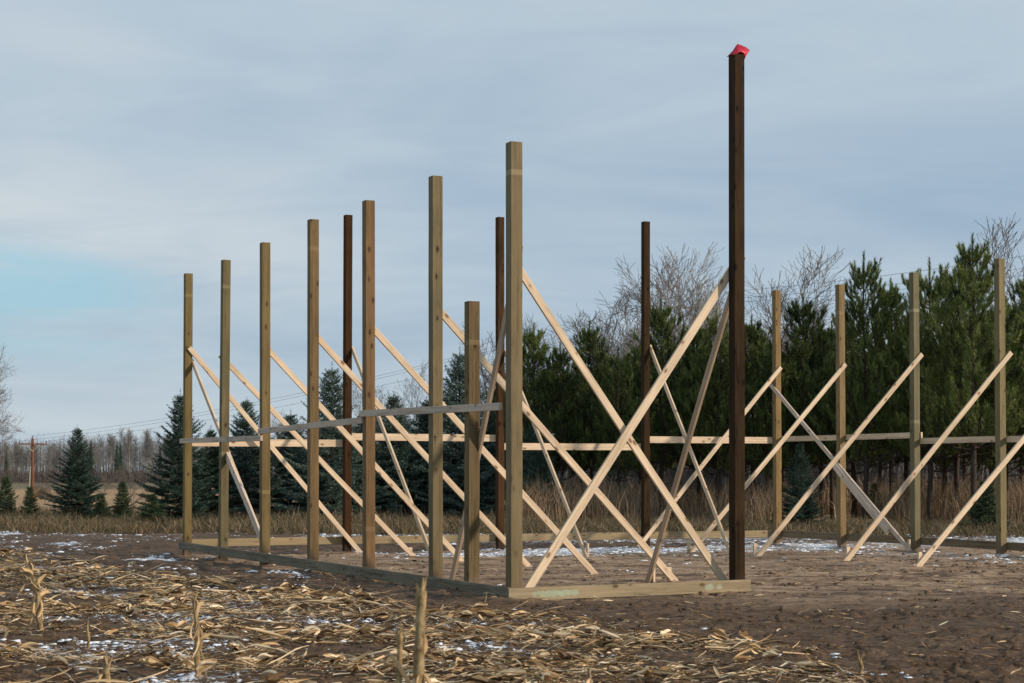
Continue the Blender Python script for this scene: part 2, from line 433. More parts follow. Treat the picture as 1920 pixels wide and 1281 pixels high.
# ------------------------------------------------------------------ ground
def build_ground():
    ys = []
    y = -40.0
    ys += list(np.linspace(-60, 6, 14))
    y = 7.0
    while y < 52: ys.append(y); y += max(0.011, (y * y) / 1813 / 1.5 * 0.62) if y > 12 else 0.06
    while y < 3400: ys.append(y); y *= 1.03
    ys = np.array(ys)
    n = 560
    u = np.linspace(-1, 1, n)
    core = u * 0.34
    ext = np.sign(u) * np.maximum(np.abs(u) - .93, 0) ** 2 * 900
    Yg = ys[:, None] * np.ones(n)[None, :]
    Xg = np.maximum(Yg, 9) * core[None, :] + ext[None, :] * np.maximum(1, np.maximum(Yg, 9) / 12)
    pad, fld, sn, gr = masks(Xg, Yg)
    Zg = base_z(Xg, Yg) + rough_z(Xg, Yg, pad, fld, gr) * sstep(1.0, .93, np.abs(u))[None, :]
    V = np.stack([Xg, Yg, Zg], -1).reshape(-1, 3)
    r, c = len(ys), n
    i = np.arange(r - 1)[:, None] * c + np.arange(c - 1)[None, :]
    F = np.stack([i, i + 1, i + c + 1, i + c], -1).reshape(-1, 4)
    o = mesh_obj('ground', V, F, M_SOIL, smooth=True)
    tag(o, kind='structure')
    for nm, arr in (('pad', pad), ('field', fld), ('snow', sn), ('grass', gr)):
        at = o.data.attributes.new(nm, 'FLOAT', 'POINT'); at.data.foreach_set('value', arr.astype(np.float32).ravel())
    print('ground verts', len(V), len(ys))
build_ground()

# ------------------------------------------------------------------ timber members
def timber(name, p0, p1, wx, wy, xdir, mat, parent, bow=0.0, seed=0, ext=0.0):
    """a sawn timber from p0 to p1; wx across xdir, wy across the third axis; local Z runs along it"""
    p0 = Vector(p0); p1 = Vector(p1)
    z = (p1 - p0); L = z.length; z.normalize()
    x = Vector(xdir); x = (x - z * x.dot(z)).normalized(); y = z.cross(x)
    r = random.Random(seed + 1)
    n = max(2, int(L / 0.6)); bev = 0.0035
    px, py = wx / 2, wy / 2
    ring = [(px - bev, -py), (px, -py + bev), (px, py - bev), (px - bev, py), (-px + bev, py), (-px, py - bev), (-px, -py + bev), (-px + bev, -py)]
    V = []; F = []
    ph = r.uniform(0, 6)
    for i in range(n + 1):
        tt = i / n
        ox = bow * math.sin(tt * math.pi) + r.uniform(-.0012, .0012); oy = r.uniform(-.0012, .0012)
        for (a, b_) in ring: V.append((a + ox, b_ + oy, tt * L))
    for i in range(n):
        for k in range(8):
            a = i * 8 + k; b_ = i * 8 + (k + 1) % 8
            F.append((a, b_, b_ + 8, a + 8))
    F.append(tuple(range(7, -1, -1))); F.append(tuple(n * 8 + k for k in range(8)))
    o = mesh_obj(name, V, F, mat)
    mw = Matrix((x, y, z)).transposed().to_4x4(); mw.translation = p0
    if parent is not None:
        o.parent = parent
        o.matrix_local = parent.matrix_basis.inverted() @ mw
    else: o.matrix_world = mw
    return o

barn = empty('barn_frame', (C0[0], C0[1], 0))
tag(barn, 'unfinished pole barn frame of upright treated posts and pale diagonal braces standing on bare soil', 'building frame')
d1v = Vector((D1[0], D1[1], 0)); d2v = Vector((D2[0], D2[1], 0))

POST_W = 0.142
def post(a, b, h, base, dark, wdt=POST_W, bands=(), lean=0.0, leana=0.0, label=None, **k):
    zb = -0.35
    m = wood_mat('treated_post', base, dark, bands=[(q - zb, .035, s) for q, s in bands], **k)
    q_ = random.Random(int(a * 13 + b * 7)); p0 = wpt(a, b, zb); p1 = wpt(a + leana + q_.uniform(-.02, .02), b + lean + q_.uniform(-.012, .012), h)
    o = timber('post', p0, p1, wdt, wdt, d2v, m, barn, seed=int(a * 10 + b * 100))
    if label: o['label'] = label
    return o

OL = (0.240, 0.178, 0.082); OLD = (0.145, 0.102, 0.042)
# left wall
post(14.61, 0, 5.34, (0.166, 0.115, 0.041), (0.096, 0.062, 0.020), bands=[(4.92, .35)], saw=.12, label='yellowish olive corner post at far left end')
post(12.18, 0, 5.34, (0.151, 0.115, 0.052), (0.081, 0.059, 0.026), bands=[(4.86, .5), (1.88, .45)], blotch=(0.110, 0.101, 0.049), knots=1.0, lean=0.03, label='greenish knotty post second from the far left')
post(9.69, 0, 5.36, (0.177, 0.122, 0.049), (0.103, 0.066, 0.023), bands=[(1.22, .4)], saw=.15)
post(7.24, 0, 5.43, (0.169, 0.108, 0.046), (0.096, 0.057, 0.022), bands=[(4.98, .3)])
post(4.81, 0, 5.39, (0.177, 0.104, 0.045), (0.103, 0.055, 0.022), bands=[(0.74, .25)], label='warm brown post in the middle of the left wall')
post(2.37, 0, 5.37, (0.173, 0.129, 0.064), (0.085, 0.061, 0.029), blotch=(0.133, 0.111, 0.061), bands=[(1.95, .2)], knots=1.0)
post(1.26, 0.02, 3.65, (0.140, 0.094, 0.041), (0.078, 0.049, 0.019), wdt=.146, bands=[(3.14, .4)], knots=1.0, label='short brown post')
post(0, 0.005, 5.42, (0.195, 0.144, 0.073), (0.114, 0.082, 0.038), wdt=.150, bands=[(5.06, .5)], saw=.35, knots=.4, label='grey olive near corner post with saw marks')
# near end wall: tall dark post
DK = (0.044, 0.024, 0.012); DKD = (0.009, 0.006, 0.004)
post(0, 3.07, 6.75, DK, DKD, saw=.3, knots=.7, wdt=.145, blotch=(0.073, 0.043, 0.019), label='tallest post, very dark brown')
# back wall
post(LEN, 3.23, 6.66, (0.058, 0.027, 0.011), (0.019, 0.010, 0.005), knots=.6, label='dark brown post')
post(LEN, 6.57, 6.82, (0.066, 0.034, 0.015), (0.021, 0.011, 0.005), knots=.9, label='dark brown post')
post(LEN, 9.99, 6.93, (0.049, 0.027, 0.012), (0.017, 0.010, 0.005), knots=.7, label='dark brown post')
# right wall
post(LEN, WID, 5.60, (0.243, 0.156, 0.061), (0.140, 0.083, 0.029), groove=True, label='yellow brown far corner post')
post(LEN - 2.41, WID, 5.50, (0.229, 0.156, 0.070), (0.133, 0.083, 0.033), groove=True, bands=[(4.9, .25)])
post(LEN - 4.89, WID, 5.50, (0.166, 0.139, 0.073), (0.103, 0.083, 0.041), saw=.2, bands=[(4.75, .7), (2.55, .5)], label='grey green post')
post(LEN - 7.42, WID, 5.50, (0.199, 0.156, 0.073), (0.125, 0.094, 0.041), blotch=(0.162, 0.139, 0.073), lean=-0.02)
post(LEN - 9.80, WID, 5.50, (0.199, 0.149, 0.070), (0.125, 0.090, 0.039))

T4 = 0.038; W4 = 0.092; W6 = 0.142
OFF = POST_W / 2 + T4 / 2 + .002
def foot(a, b): 
    p = wpt(a, b); return float(base_z(p.x, p.y)) 
def brace(p0, p1, face, mat=M_PINE, wd=W4, name='brace', th=T4, seed=0, over=0.10):
    """p0 top, p1 foot; face = direction the thin side points"""
    p0 = Vector(p0); p1 = Vector(p1); u = (p0 - p1).normalized()
    return timber(name, p1 - u * 0.05, p0 + u * over, wd, th, face.cross(u), mat, barn, bow=random.uniform(-.02, .02), seed=seed)
def stake(a, b, hgt=0.22, lean=0.05, rot=0.0):
    z = foot(a, b)
    xd = (d2v * math.cos(rot) + d1v * math.sin(rot))
    return timber('stake', wpt(a, b, z - .12), wpt(a + lean * .3, b + lean, z + hgt), .072, .034, xd, M_PINE, barn, seed=int(a * 7 + b * 31))

# braces of the left wall, running inwards
LB = [(14.61, 0.02, 3.90, 3.49, -0.06, -1), (12.18, .10, 3.51, 3.73, -.06, 1), (9.69, .13, 3.53, 3.60, .0, 1), (7.24, .13, 3.59, 3.68, .05, 1),
      (4.81, .13, 3.54, 3.66, .0, 1), (2.37, .14, 3.59, 3.63, .02, 1)]
for i, (a, b0, z0, b1, z1, sd) in enumerate(LB):
    sl = (z0 - z1) / (b1 - b0); over = 0.03 if i == 0 else 0.19
    brace(wpt(a + sd * OFF, b0, z0), wpt(a + sd * OFF, b1, z1), d1v, seed=i, over=over)
    if i in (1, 3, 5): stake(a + sd * (OFF + .045), b1 - .10, .20, .02)
# crossed braces of the near end wall
sl = (3.93 - .14) / 2.88
brace(wpt(OFF, .12, 3.93), wpt(.17, 3.03, .12), d1v, seed=20, over=.12)
brace(wpt(OFF + .003, 2.98, 3.96), wpt(.03, 0.13, .06), d1v, seed=21, wd=.104, over=.15)
# braces of the right wall, running inwards
RBR = [(LEN, .08, 3.94, -3.59, -.06), (LEN - 2.41, .09, 3.88, -3.71, -.05), (LEN - 4.89, .14, 3.94, -3.74, -.04), (LEN - 7.42, .21, 3.82, -3.58, -.06), (LEN - 9.80, .15, 3.80, -3.86, -.04)]
for i, (a, b0, z0, b1, z1) in enumerate(RBR):
    brace(wpt(a - OFF, WID + b0 - .10, z0 - .12), wpt(a - OFF, WID + b1, z1), d1v, seed=30 + i, over=.09)
    stake(a - OFF + (.045 if i != 2 else .05), WID + b1 + (-.02 if i in (1, 2) else .12), .24, .0)
# braces that run along the building from each end wall
def along(n, a0, b, z0, a1, z1, seed, mat=M_PINE, over=.10, wd=W4):
    brace(wpt(a0, b, z0), wpt(a1, b, z1), d2v, mat=mat, seed=seed, over=over, wd=wd)
along('A', .10, POST_W / 2 + .025, 4.05, 2.12, .05, 40, over=.18, mat=M_PINE_SHADE)
along('D', .12, 3.07 + OFF, 4.02, 2.42, .02, 41, over=.25, mat=M_PINE_SHADE)
along('B1', LEN - .12, OFF, 3.60, LEN - 5.18, -.05, 42, over=.12)
along('B2', LEN - .10, 3.23 + OFF, 3.95, LEN - 4.26, -.05, 43)
along('B3', LEN - .10, 6.57 + OFF, 3.97, LEN - 3.68, -.05, 44)
along('B4', LEN - .10, 9.99 + OFF, 4.18, LEN - 3.28, -.07, 45)
along('RB', LEN + .05, WID - OFF, 3.46, LEN - 4.94, -.07, 46, mat=M_PINEG)
# doubled lower halves on two of them
u0 = wpt(LEN - 5.18, OFF, -.05); u1 = wpt(LEN - .12, OFF, 3.60)
o = brace(u0.lerp(u1, .56) - d2v * .040 - Vector((0, 0, .05)), u0.lerp(u1, .02) - d2v * .040 + Vector((0, 0, .06)), d2v, mat=M_PINEG, wd=W6, seed=50, name='splice_board', over=0)
o['label'] = 'wide greyish board doubling the lower brace at the far left'
u0 = wpt(LEN - 4.94, WID - OFF, -.07); u1 = wpt(LEN + .05, WID - OFF, 3.46)
o = brace(u0.lerp(u1, .52) - d2v * .040 - Vector((0, 0, .06)), u0.lerp(u1, .16) - d2v * .040 - Vector((0, 0, .10)), d2v, mat=M_PINEG, wd=W6, seed=51, name='splice_board', over=0)
o['label'] = 'grey wide board doubling the lower brace at the far right corner'
for (a, b) in ((LEN - 3.62, 6.57 + OFF + .05), (LEN - 3.22, 9.99 + OFF + .05), (LEN - 4.22, 3.23 + OFF + .05), (2.36, 3.07 + OFF + .05), (LEN - 4.9, WID - OFF - .08)):
    stake(a, b, .26, .0, 1.57)

# girts: flat boards outside the posts
def board(a0, b0, z0, a1, b1, z1, wd, normal, mat, name='girt', th=T4, seed=0):
    p0 = wpt(a0, b0, z0); p1 = wpt(a1, b1, z1)
    u = (p1 - p0).normalized()
    return timber(name, p0, p1, wd, th, normal.cross(u), mat, barn, seed=seed)
ob = -(POST_W / 2 + T4 / 2 + .003)
board(14.61 + .16, ob, 2.15, 9.69 - .10, ob, 2.11, W4, d2v, M_GIRT, seed=60)
board(9.69 + .06, ob, 2.225, 4.81 + .02, ob, 2.275, W4, d2v, M_GIRT, seed=61)
board(4.81 + .10, ob, 2.37, 0.16, ob, 2.31, W4, d2v, M_GIRT, seed=62)
ab_ = LEN + POST_W / 2 + T4 / 2 + .003
board(ab_, .02, 2.12, ab_, 3.23 - .02, 2.13, W6, d1v, M_PINE, seed=63)
board(ab_, 3.23 - .0, 2.26, ab_, 6.57 + .02, 2.26, W6, d1v, M_PINE, seed=64)
board(ab_, 6.57 + .06, 2.09, ab_, 9.99 + .03, 2.10, W6, d1v, M_PINE, seed=65)
board(ab_, 9.99 + .07, 2.26, ab_, WID, 2.27, W6, d1v, M_PINE, seed=66)
rb_ = WID + POST_W / 2 + T4 / 2 + .003
board(LEN, rb_, 2.30, LEN - 2.36, rb_, 2.29, W6 * .8, d2v, M_PINE, seed=67)
board(LEN - 2.44, rb_, 2.29, LEN - 4.98, rb_, 2.29, W6 * .8, d2v, M_PINE, seed=68)
board(LEN - 4.85, rb_, 2.17, LEN - 7.42, rb_, 2.17, W6 * .8, d2v, M_PINE, seed=69)
board(LEN - 7.45, rb_, 2.16, LEN - 9.8, rb_, 2.16, W6 * .8, d2v, M_PINE, seed=70)
# skirt boards
S6 = 0.150
def skirt(*a, label=None, **k):
    o = board(*a, name='skirt_board', **k)
    if label: o['label'] = label
for (a0, a1, s, m_) in ((14.61 + .20, 7.30, 80, M_SKIRTG), (7.29, 2.45, 81, M_SKIRTG), (2.44, -.075, 82, M_SKIRTG)):
    zz = lambda a: .112 + .045 * a / 14.6
    skirt(a0, ob, zz(a0), a1, ob, zz(a1), S6, d2v, m_, seed=s, label='grey green skirt board along the left wall')
skirt(-(POST_W / 2 + T4 / 2 + .006), -.115, .105, -(POST_W / 2 + T4 / 2 + .006), 3.20, .128, S6, d1v, M_SKIRTM, seed=83, label='pale olive skirt board with mint mould marks at the near end')
skirt(ab_, -.05, .20, ab_, 3.25, .21, S6, d1v, M_SKIRT, seed=84)
skirt(ab_, 3.253, .20, ab_, 8.0, .205, S6, d1v, M_SKIRT, seed=85)
skirt(ab_, 8.003, .205, ab_, WID + .1, .20, S6, d1v, M_SKIRT, seed=86)
skirt(LEN + .04, rb_, .20, LEN - 4.9, rb_, .20, S6, d2v, M_SKIRTB, seed=87)
skirt(LEN - 4.903, rb_, .20, LEN - 9.9, rb_, .18, S6, d2v, M_SKIRTB, seed=88)

# ------------------------------------------------------------------ red plastic on the tallest post
def red_flag():
    m, t, b = new_mat('red_plastic', 0.35, 0.5)
    o_ = t.n('ShaderNodeTexCoord').outputs['Object']
    n = t.noise(o_, 14, 4, .6)
    c = t.ramp(n, [(0.35, (0.46, 0.012, 0.035)), (0.65, (0.78, 0.035, 0.080))])
    t.put(b.inputs['Base Color'], c)
    tr = t.n('ShaderNodeBsdfTranslucent'); t.put(tr.inputs[0], c)
    mx = t.n('ShaderNodeMixShader'); mx.inputs[0].default_value = .3
    t.put(mx.inputs[1], b.outputs[0]); t.put(mx.inputs[2], tr.outputs[0]); t.put(t.nt.nodes['Material Output'].inputs[0], mx.outputs[0])
    # rows run from the left foot over the top of the post to the hanging right end; columns from front to back
    rows = [
        [(-.085, -.08, -.02), (-.080, -.03, .004), (-.080, .03, .004), (-.085, .08, -.015)],
        [(-.045, -.085, -.004), (-.050, -.03, .045), (-.045, .03, .030), (-.045, .08, .0)],
        [(-.015, -.088, .012), (-.010, -.02, .110), (-.010, .03, .070), (-.010, .08, .01)],
        [(.020, -.090, .022), (.022, -.01, .142), (.030, .04, .085), (.02, .085, .01)],
        [(.050, -.090, .018), (.075, -.02, .125), (.070, .04, .060), (.06, .085, .008)],
        [(.078, -.085, .005), (.140, -.03, .105), (.100, .03, .035), (.085, .08, -.005)],
        [(.092, -.070, -.030), (.182, -.04, .070), (.108, .02, .000), (.093, .06, -.02)],
        [(.090, -.055, -.065), (.104, -.03, -.020), (.108, .01, -.050), (.094, .04, -.05)],
        [(.084, -.045, -.085), (.098, -.02, -.078), (.100, .00, -.090), (.088, .03, -.085)],
    ]
    G = np.array(rows)
    def up(A):   # linear then smooth refinement along axis 0
        out = [A[0]]
        for i in range(len(A) - 1): out += [(A[i] + A[i + 1]) / 2, A[i + 1]]
        return np.array(out)
    for _ in range(2):
        G = up(G); G = np.swapaxes(up(np.swapaxes(G, 0, 1)), 0, 1)
    r_ = np.random.default_rng(4)
    rr, cc = G.shape[:2]
    jj, ii = np.meshgrid(np.arange(cc), np.arange(rr))
    cre = (fbm(ii * .45, jj * .6, 3, 8) - .5) * .035
    G[..., 2] += np.where(G[..., 2] > .01, np.abs(cre) * 1.0, 0); G[..., 1] += np.where(G[..., 2] > -.001, 0, -np.abs(cre) * .2)
    G[..., 0] += cre * .4 * (G[..., 2] > .02)
    V = G.reshape(-1, 3); i = np.arange(rr - 1)[:, None] * cc + np.arange(cc - 1)[None, :]
    F = np.stack([i, i + 1, i + cc + 1, i + cc], -1).reshape(-1, 4)
    o = mesh_obj('plastic_flag', V, F, m, smooth=False)
    o.location = wpt(0, 3.07, 6.753); o.rotation_euler = (0, 0, TH)
    sm = o.modifiers.new('thick', 'SOLIDIFY'); sm.thickness = 0.002
    tag(o, 'crumpled bright red plastic flag draped over the top of the tallest dark post', 'flag')
red_flag()

# ------------------------------------------------------------------ generic branch builders
class MB:
    def __init__(s): s.V = []; s.F = []; s.n = 0
    def tube(s, pts, rad, k=5, cap=False):
        pts = [np.asarray(p, float) for p in pts]
        rings = []
        for i, p in enumerate(pts):
            d = pts[min(i + 1, len(pts) - 1)] - pts[max(i - 1, 0)]
            d /= (np.linalg.norm(d) + 1e-9)
            a = np.array((0, 0, 1.)) if abs(d[2]) < .8 else np.array((1., 0, 0))
            x = np.cross(d, a); x /= np.linalg.norm(x); y = np.cross(d, x)
            for j in range(k):
                an = 2 * math.pi * j / k
                s.V.append(p + (x * math.cos(an) + y * math.sin(an)) * rad[i])
        for i in range(len(pts) - 1):
            for j in range(k):
                a = s.n + i * k + j; b = s.n + i * k + (j + 1) % k
                s.F.append((a, b, b + k, a + k))
        if cap: s.F.append(tuple(s.n + (len(pts) - 1) * k + j for j in range(k)))
        s.n += len(pts) * k
    def build(s, name, mat, parent=None, smooth=True):
        return mesh_obj(name, np.array(s.V), s.F, mat, parent, smooth)

def blades(name, base, dirs, length, width, mat, parent=None, segs=1, droop=0.0):
    """N thin tapering blades; arrays base(N,3) dirs(N,3) length(N) width(N)"""
    N = len(base)
    a = rng.normal(size=(N, 3)); side = np.cross(dirs, a); side /= np.linalg.norm(side, axis=1)[:, None] + 1e-9
    tip = base + dirs * length[:, None]
    if segs == 1:
        V = np.stack([base - side * width[:, None] / 2, base + side * width[:, None] / 2, tip], 1).reshape(-1, 3)
        F = np.arange(3 * N).reshape(N, 3)
    else:
        mid = base + dirs * length[:, None] * .55
        tip = tip + np.stack([a[:, 0] * droop * length, a[:, 1] * droop * length, -np.abs(a[:, 2]) * droop * length * .8], 1)
        w2 = width[:, None] * .8
        V = np.stack([base - side * width[:, None] / 2, base + side * width[:, None] / 2, mid + side * w2 / 2, mid - side * w2 / 2, tip, tip + side * width[:, None] * .1], 1).reshape(-1, 3)
        i = np.arange(N)[:, None] * 6
        F = np.concatenate([i + np.array([[0, 1, 2, 3]]), i + np.array([[3, 2, 5, 4]])], 0)
    return mesh_obj(name, V, F, mat, parent)

# ------------------------------------------------------------------ pines
M_NEEDLE = island_mat('pine_needles', [(0.18, (0.018, 0.031, 0.010)), (0.43, (0.062, 0.090, 0.025)), (0.64, (0.145, 0.178, 0.044)), (0.88, (0.26, 0.275, 0.085))], rough=.6, spec=.2, noise_scale=1.8, transl=.08)
M_SPRUCE = island_mat('spruce_needles', [(0.15, (0.014, 0.030, 0.020)), (0.42, (0.046, 0.080, 0.056)), (0.65, (0.110, 0.155, 0.120)), (0.92, (0.20, 0.25, 0.205))], rough=.65, spec=.15, noise_scale=3.0)
M_SPRUCEG = island_mat('green_spruce_needles', [(0.15, (0.018, 0.036, 0.016)), (0.5, (0.050, 0.082, 0.040)), (0.9, (0.12, 0.16, 0.08))], rough=.65, spec=.15, noise_scale=3.0)
M_PBARK = bark_mat('pine_bark', (0.030, 0.022, 0.017), (0.085, 0.060, 0.045))
M_GBARK = bark_mat('grey_bark', (0.10, 0.085, 0.07), (0.26, 0.23, 0.20))
M_TWIG = bark_mat('twig_bark', (0.105, 0.085, 0.070), (0.19, 0.16, 0.135), 1.5, 1)
M_TWIGP = bark_mat('pale_twig_bark', (0.20, 0.18, 0.155), (0.36, 0.33, 0.29), 1.5, 1)

def unit(v): return v / (np.linalg.norm(v) + 1e-9)

def make_pine(H=8.5, seed=0, spread=1.0, lowest=2.2):
    r = np.random.default_rng(seed)
    root = empty('pine_tree')
    tb = MB()
    k = 9
    wob = r.normal(size=(k, 2)) * .03
    tp = [np.array((wob[i, 0], wob[i, 1], -0.3 + (H * .93 + .3) * i / (k - 1))) for i in range(k)]
    def trunk_at(z):
        t = np.clip((z + .3) / (H * .93 + .3), 0, 1) * (k - 1); i = int(min(t, k - 2)); return tp[i] + (tp[i + 1] - tp[i]) * (t - i)
    tb.tube(tp, [.105 * (1 - .86 * (i / (k - 1))) * H / 8.5 + .012 for i in range(k)], 7)
    B = []; Dr = []; Ln = []; Wd = []
    def tuft(p, d, L, dens=1.0):
        n = max(9, int(36 * dens))
        t = r.random(n) ** .8
        az = r.random(n) * 6.283
        a = unit(np.cross(d, (0.3, .5, .8))); b = np.cross(d, a)
        el = R(38) * (1.15 - .55 * t)
        dirs = d[None, :] * np.cos(el)[:, None] + (a[None, :] * np.cos(az)[:, None] + b[None, :] * np.sin(az)[:, None]) * np.sin(el)[:, None]
        B.append(p[None, :] + d[None, :] * (t * L)[:, None]); Dr.append(dirs)
        Ln.append(r.uniform(.10, .18, n)); Wd.append(r.uniform(.013, .022, n))
    z = lowest
    while z < H * .95:
        f = (z - lowest) / (H - lowest)
        Lb = spread * (1.95 * (1 - f) ** 1.0 * (0.6 + 0.4 * min(1, f * 4 + .3)) + .20)
        nb = r.integers(4, 7); a0 = r.random() * 6.28
        for j in range(nb):
            az = a0 + j * 6.283 / nb + r.uniform(-.3, .3)
            L = Lb * r.uniform(.65, 1.2)
            if r.random() < .06: continue
            up = 0.10 + .75 * f + r.uniform(-.1, .15)
            p = trunk_at(z + r.uniform(-.08, .08)); h = np.array((math.cos(az), math.sin(az), 0))
            pts = [p]; n = 5
            for q in range(1, n + 1):
                s = q / n; pts.append(p + h * L * s + np.array((0, 0, 1)) * L * (up * s * .6 + .42 * s ** 2.2) + r.normal(size=3) * .02 * L)
            tb.tube(pts, [.022 * (1 - f * .5) * (1 - .8 * q / n) + .004 for q in range(n + 1)], 4)
            # side shoots along the outer two thirds, turned upwards
            ns = int(5 + L * 7)
            for q in range(ns):
                s = r.uniform(.28, 1.0); i = min(int(s * n), n - 1); c = pts[i] + (pts[i + 1] - pts[i]) * (s * n - i)
                ax = unit(pts[i + 1] - pts[i]); side = unit(np.cross(ax, (0, 0, 1))) * (1 if r.random() < .5 else -1)
                sd = unit(ax * .55 + side * r.uniform(.3, .95) + np.array((0, 0, r.uniform(.15, .75))))
                sl = r.uniform(.18, .52) * (1.15 - s * .4) * min(1, L)
                c2 = c + sd * sl
                d2_ = unit(sd * .5 + np.array((0, 0, r.uniform(.35, .9))))
                tb.tube([c, c2], [.007, .004], 3)
                tuft(c + sd * sl * .35, sd, sl * .7, .75)
                tuft(c2, d2_, r.uniform(.16, .30))
            tuft(pts[-1], unit(pts[-1] - pts[-2] + np.array((0, 0, .12 * L))), r.uniform(.22, .36), 1.2)
        z += r.uniform(.34, .48)
    top = trunk_at(H * .93)
    tb.tube([top, top + np.array((0, 0, H * .10))], [.02, .006], 4)
    for q in range(8): tuft(top + np.array((0, 0, H * .10 * (q - 1) / 7)), np.array((0, 0, 1.)), .2, 1.0)
    for q in range(4):
        az = q * 1.57 + r.random(); d = unit(np.array((math.cos(az) * .5, math.sin(az) * .5, 1))); b0 = top - np.array((0, 0, .12 * q))
        tb.tube([b0, b0 + d * .5], [.01, .005], 3); tuft(b0 + d * .08, d, .28, 1.2); tuft(b0 + d * .3, d, .25, 1.2)
    # dead lower twigs
    for q in range(10):
        zz = r.uniform(.7, lowest + .4); az = r.random() * 6.28; d = unit(np.array((math.cos(az), math.sin(az), r.uniform(-.25, .2)))); p = trunk_at(zz)
        tb.tube([p, p + d * r.uniform(.3, 1.0)], [.010, .003], 3)
    t = tb.build('trunk', M_PBARK, root)
    c = blades('crown', np.concatenate(B), np.concatenate(Dr), np.concatenate(Ln), np.concatenate(Wd), M_NEEDLE, root)
    KIDS[root.name] = [t, c]
    return root

def make_spruce(H=4.5, seed=0, mat=None, ratio=.36, dense=1.0):
    mat = mat or M_SPRUCE
    r = np.random.default_rng(seed)
    root = empty('spruce_tree'); tb = MB()
    tb.tube([np.array((0, 0, -.2)), np.array((.01, 0, H * .5)), np.array((0, .01, H))], [.055 * H / 4.5 + .01, .03 * H / 4.5 + .005, .006], 6)
    B = []; Dr = []; Ln = []; Wd = []
    def twig(p, d, L):
        n = max(8, int(L / .013 * dense)); t = r.random(n); az = r.random(n) * 6.283
        a = unit(np.cross(d, (0.31, .5, .82))); b = np.cross(d, a); el = R(48)
        dirs = d[None, :] * math.cos(el) + (a[None, :] * np.cos(az)[:, None] + b[None, :] * np.sin(az)[:, None]) * math.sin(el)
        B.append(p[None, :] + d[None, :] * (t * L)[:, None]); Dr.append(dirs); Ln.append(r.uniform(.045, .085, n)); Wd.append(r.uniform(.014, .024, n))
    z = .12
    while z < H * .97:
        f = z / H
        Lb = H * ratio * (1 - f) ** 1.12 * (.80 + .20 * min(1, f * 6)) + .05
        nb = int(9 - 3 * f); a0 = r.random() * 6.28
        for j in range(nb):
            az = a0 + j * 6.283 / nb + r.uniform(-.35, .35); L = Lb * r.uniform(.55, 1.28)
            h = np.array((math.cos(az), math.sin(az), 0)); p = np.array((0, 0, z + r.uniform(-.06, .06)))
            up = -.30 + 1.15 * f ** 1.3
            pts = [p + h * L * s + np.array((0, 0, 1)) * L * (up * s + .28 * s * s) for s in (0, .33, .66, 1.0)]
            tb.tube(pts, [.012 * (1 - s * .8) + .002 for s in (0, .33, .66, 1)], 3)
            ns = int(5 + L / .06)
            for q in range(ns):
                s = .12 + .88 * (q + r.random() * .8) / ns; s = min(s, .99); i = int(s * 3); c = pts[i] + (pts[i + 1] - pts[i]) * (s * 3 - i)
                ax = unit(pts[i + 1] - pts[i]); side = np.array((-h[1], h[0], 0)) * (1 if q % 2 else -1)
                sd = unit(ax * .75 + side * r.uniform(.4, .9) + np.array((0, 0, r.uniform(-.22, .12))))
                sl = (.07 + .30 * L * (1 - s) * .9 + .05) * r.uniform(.7, 1.25)
                twig(c, sd, sl)
                if sl > .2:
                    for g in (-1, 1):
                        twig(c + sd * sl * .45, unit(sd + np.cross(sd, (0, 0, 1)) * g * .8), sl * .5)
            twig(pts[2], unit(pts[3] - pts[2]), L * .40)
        z += (.125 + .04 * r.random()) * (1.1 - .2 * f) * (H / 4.5) ** .3
    twig(np.array((0, 0, H * .92)), np.array((0, 0, 1.)), H * .11 + .05)
    for q in range(5):
        az = q * 1.257 + r.random(); twig(np.array((0, 0, H * .95)), unit(np.array((math.cos(az) * .7, math.sin(az) * .7, 1))), .04 * H)
    t = tb.build('trunk', M_PBARK, root)
    c = blades('crown', np.concatenate(B), np.concatenate(Dr), np.concatenate(Ln), np.concatenate(Wd), mat, root)
    KIDS[root.name] = [t, c]
    return root

def make_bare(H=12, seed=0, upright=.5, mat=None, bark=None, twig=.010, levels=4, name='bare_tree', r0=None, first=.22):
    mat = mat or M_TWIG
    r = np.random.default_rng(seed); root = empty(name); tb = MB(); cb = MB()
    r0 = r0 or H * .011
    def grow(p, d, L, rad, lev, mb):
        n = 4; pts = [p]; dd = d.copy()
        for i in range(n):
            dd = unit(dd + r.normal(size=3) * (.04 if lev == 0 else .13) + np.array((0, 0, upright * .16))); pts.append(pts[-1] + dd * L / n)
        rads = [max(twig * .4, rad * (1 - .62 * i / n)) for i in range(n + 1)]
        mb.tube(pts, rads, 6 if lev == 0 else (4 if lev < 2 else 3))
        if lev >= levels: return
        nk = (9, 7, 6, 5, 4)[lev] if lev < 5 else 4
        for j in range(nk):
            s = first + (1 - first) * (j + r.random() * .7) / nk if lev == 0 else .2 + .8 * (j + r.random() * .8) / nk
            s = min(s, .98); i = int(s * n); c = pts[i] + (pts[i + 1] - pts[i]) * (s * n - i)
            ax = unit(pts[i + 1] - pts[i]); q = unit(np.cross(ax, r.normal(size=3)))
            ang = r.uniform(.38, .85) * (1.25 - upright * .6)
            nd = unit(ax * math.cos(ang) + q * math.sin(ang))
            grow(c, nd, L * r.uniform(.42, .66) * (1.1 - s * .45 if lev == 0 else 1), rads[i] * r.uniform(.42, .62), lev + 1, cb)
        grow(pts[-1], dd, L * .5, rads[-1], lev + 1, cb)
    grow(np.array((0, 0, -.3)), np.array((0, 0, 1.)), H * .68, r0, 0, tb)
    t = tb.build('trunk', bark or M_GBARK, root); c = cb.build('crown', mat, root)
    KIDS[root.name] = [t, c]
    zs = np.array(cb.V)[:, 2].max(); root['_h'] = float(zs)
    return root

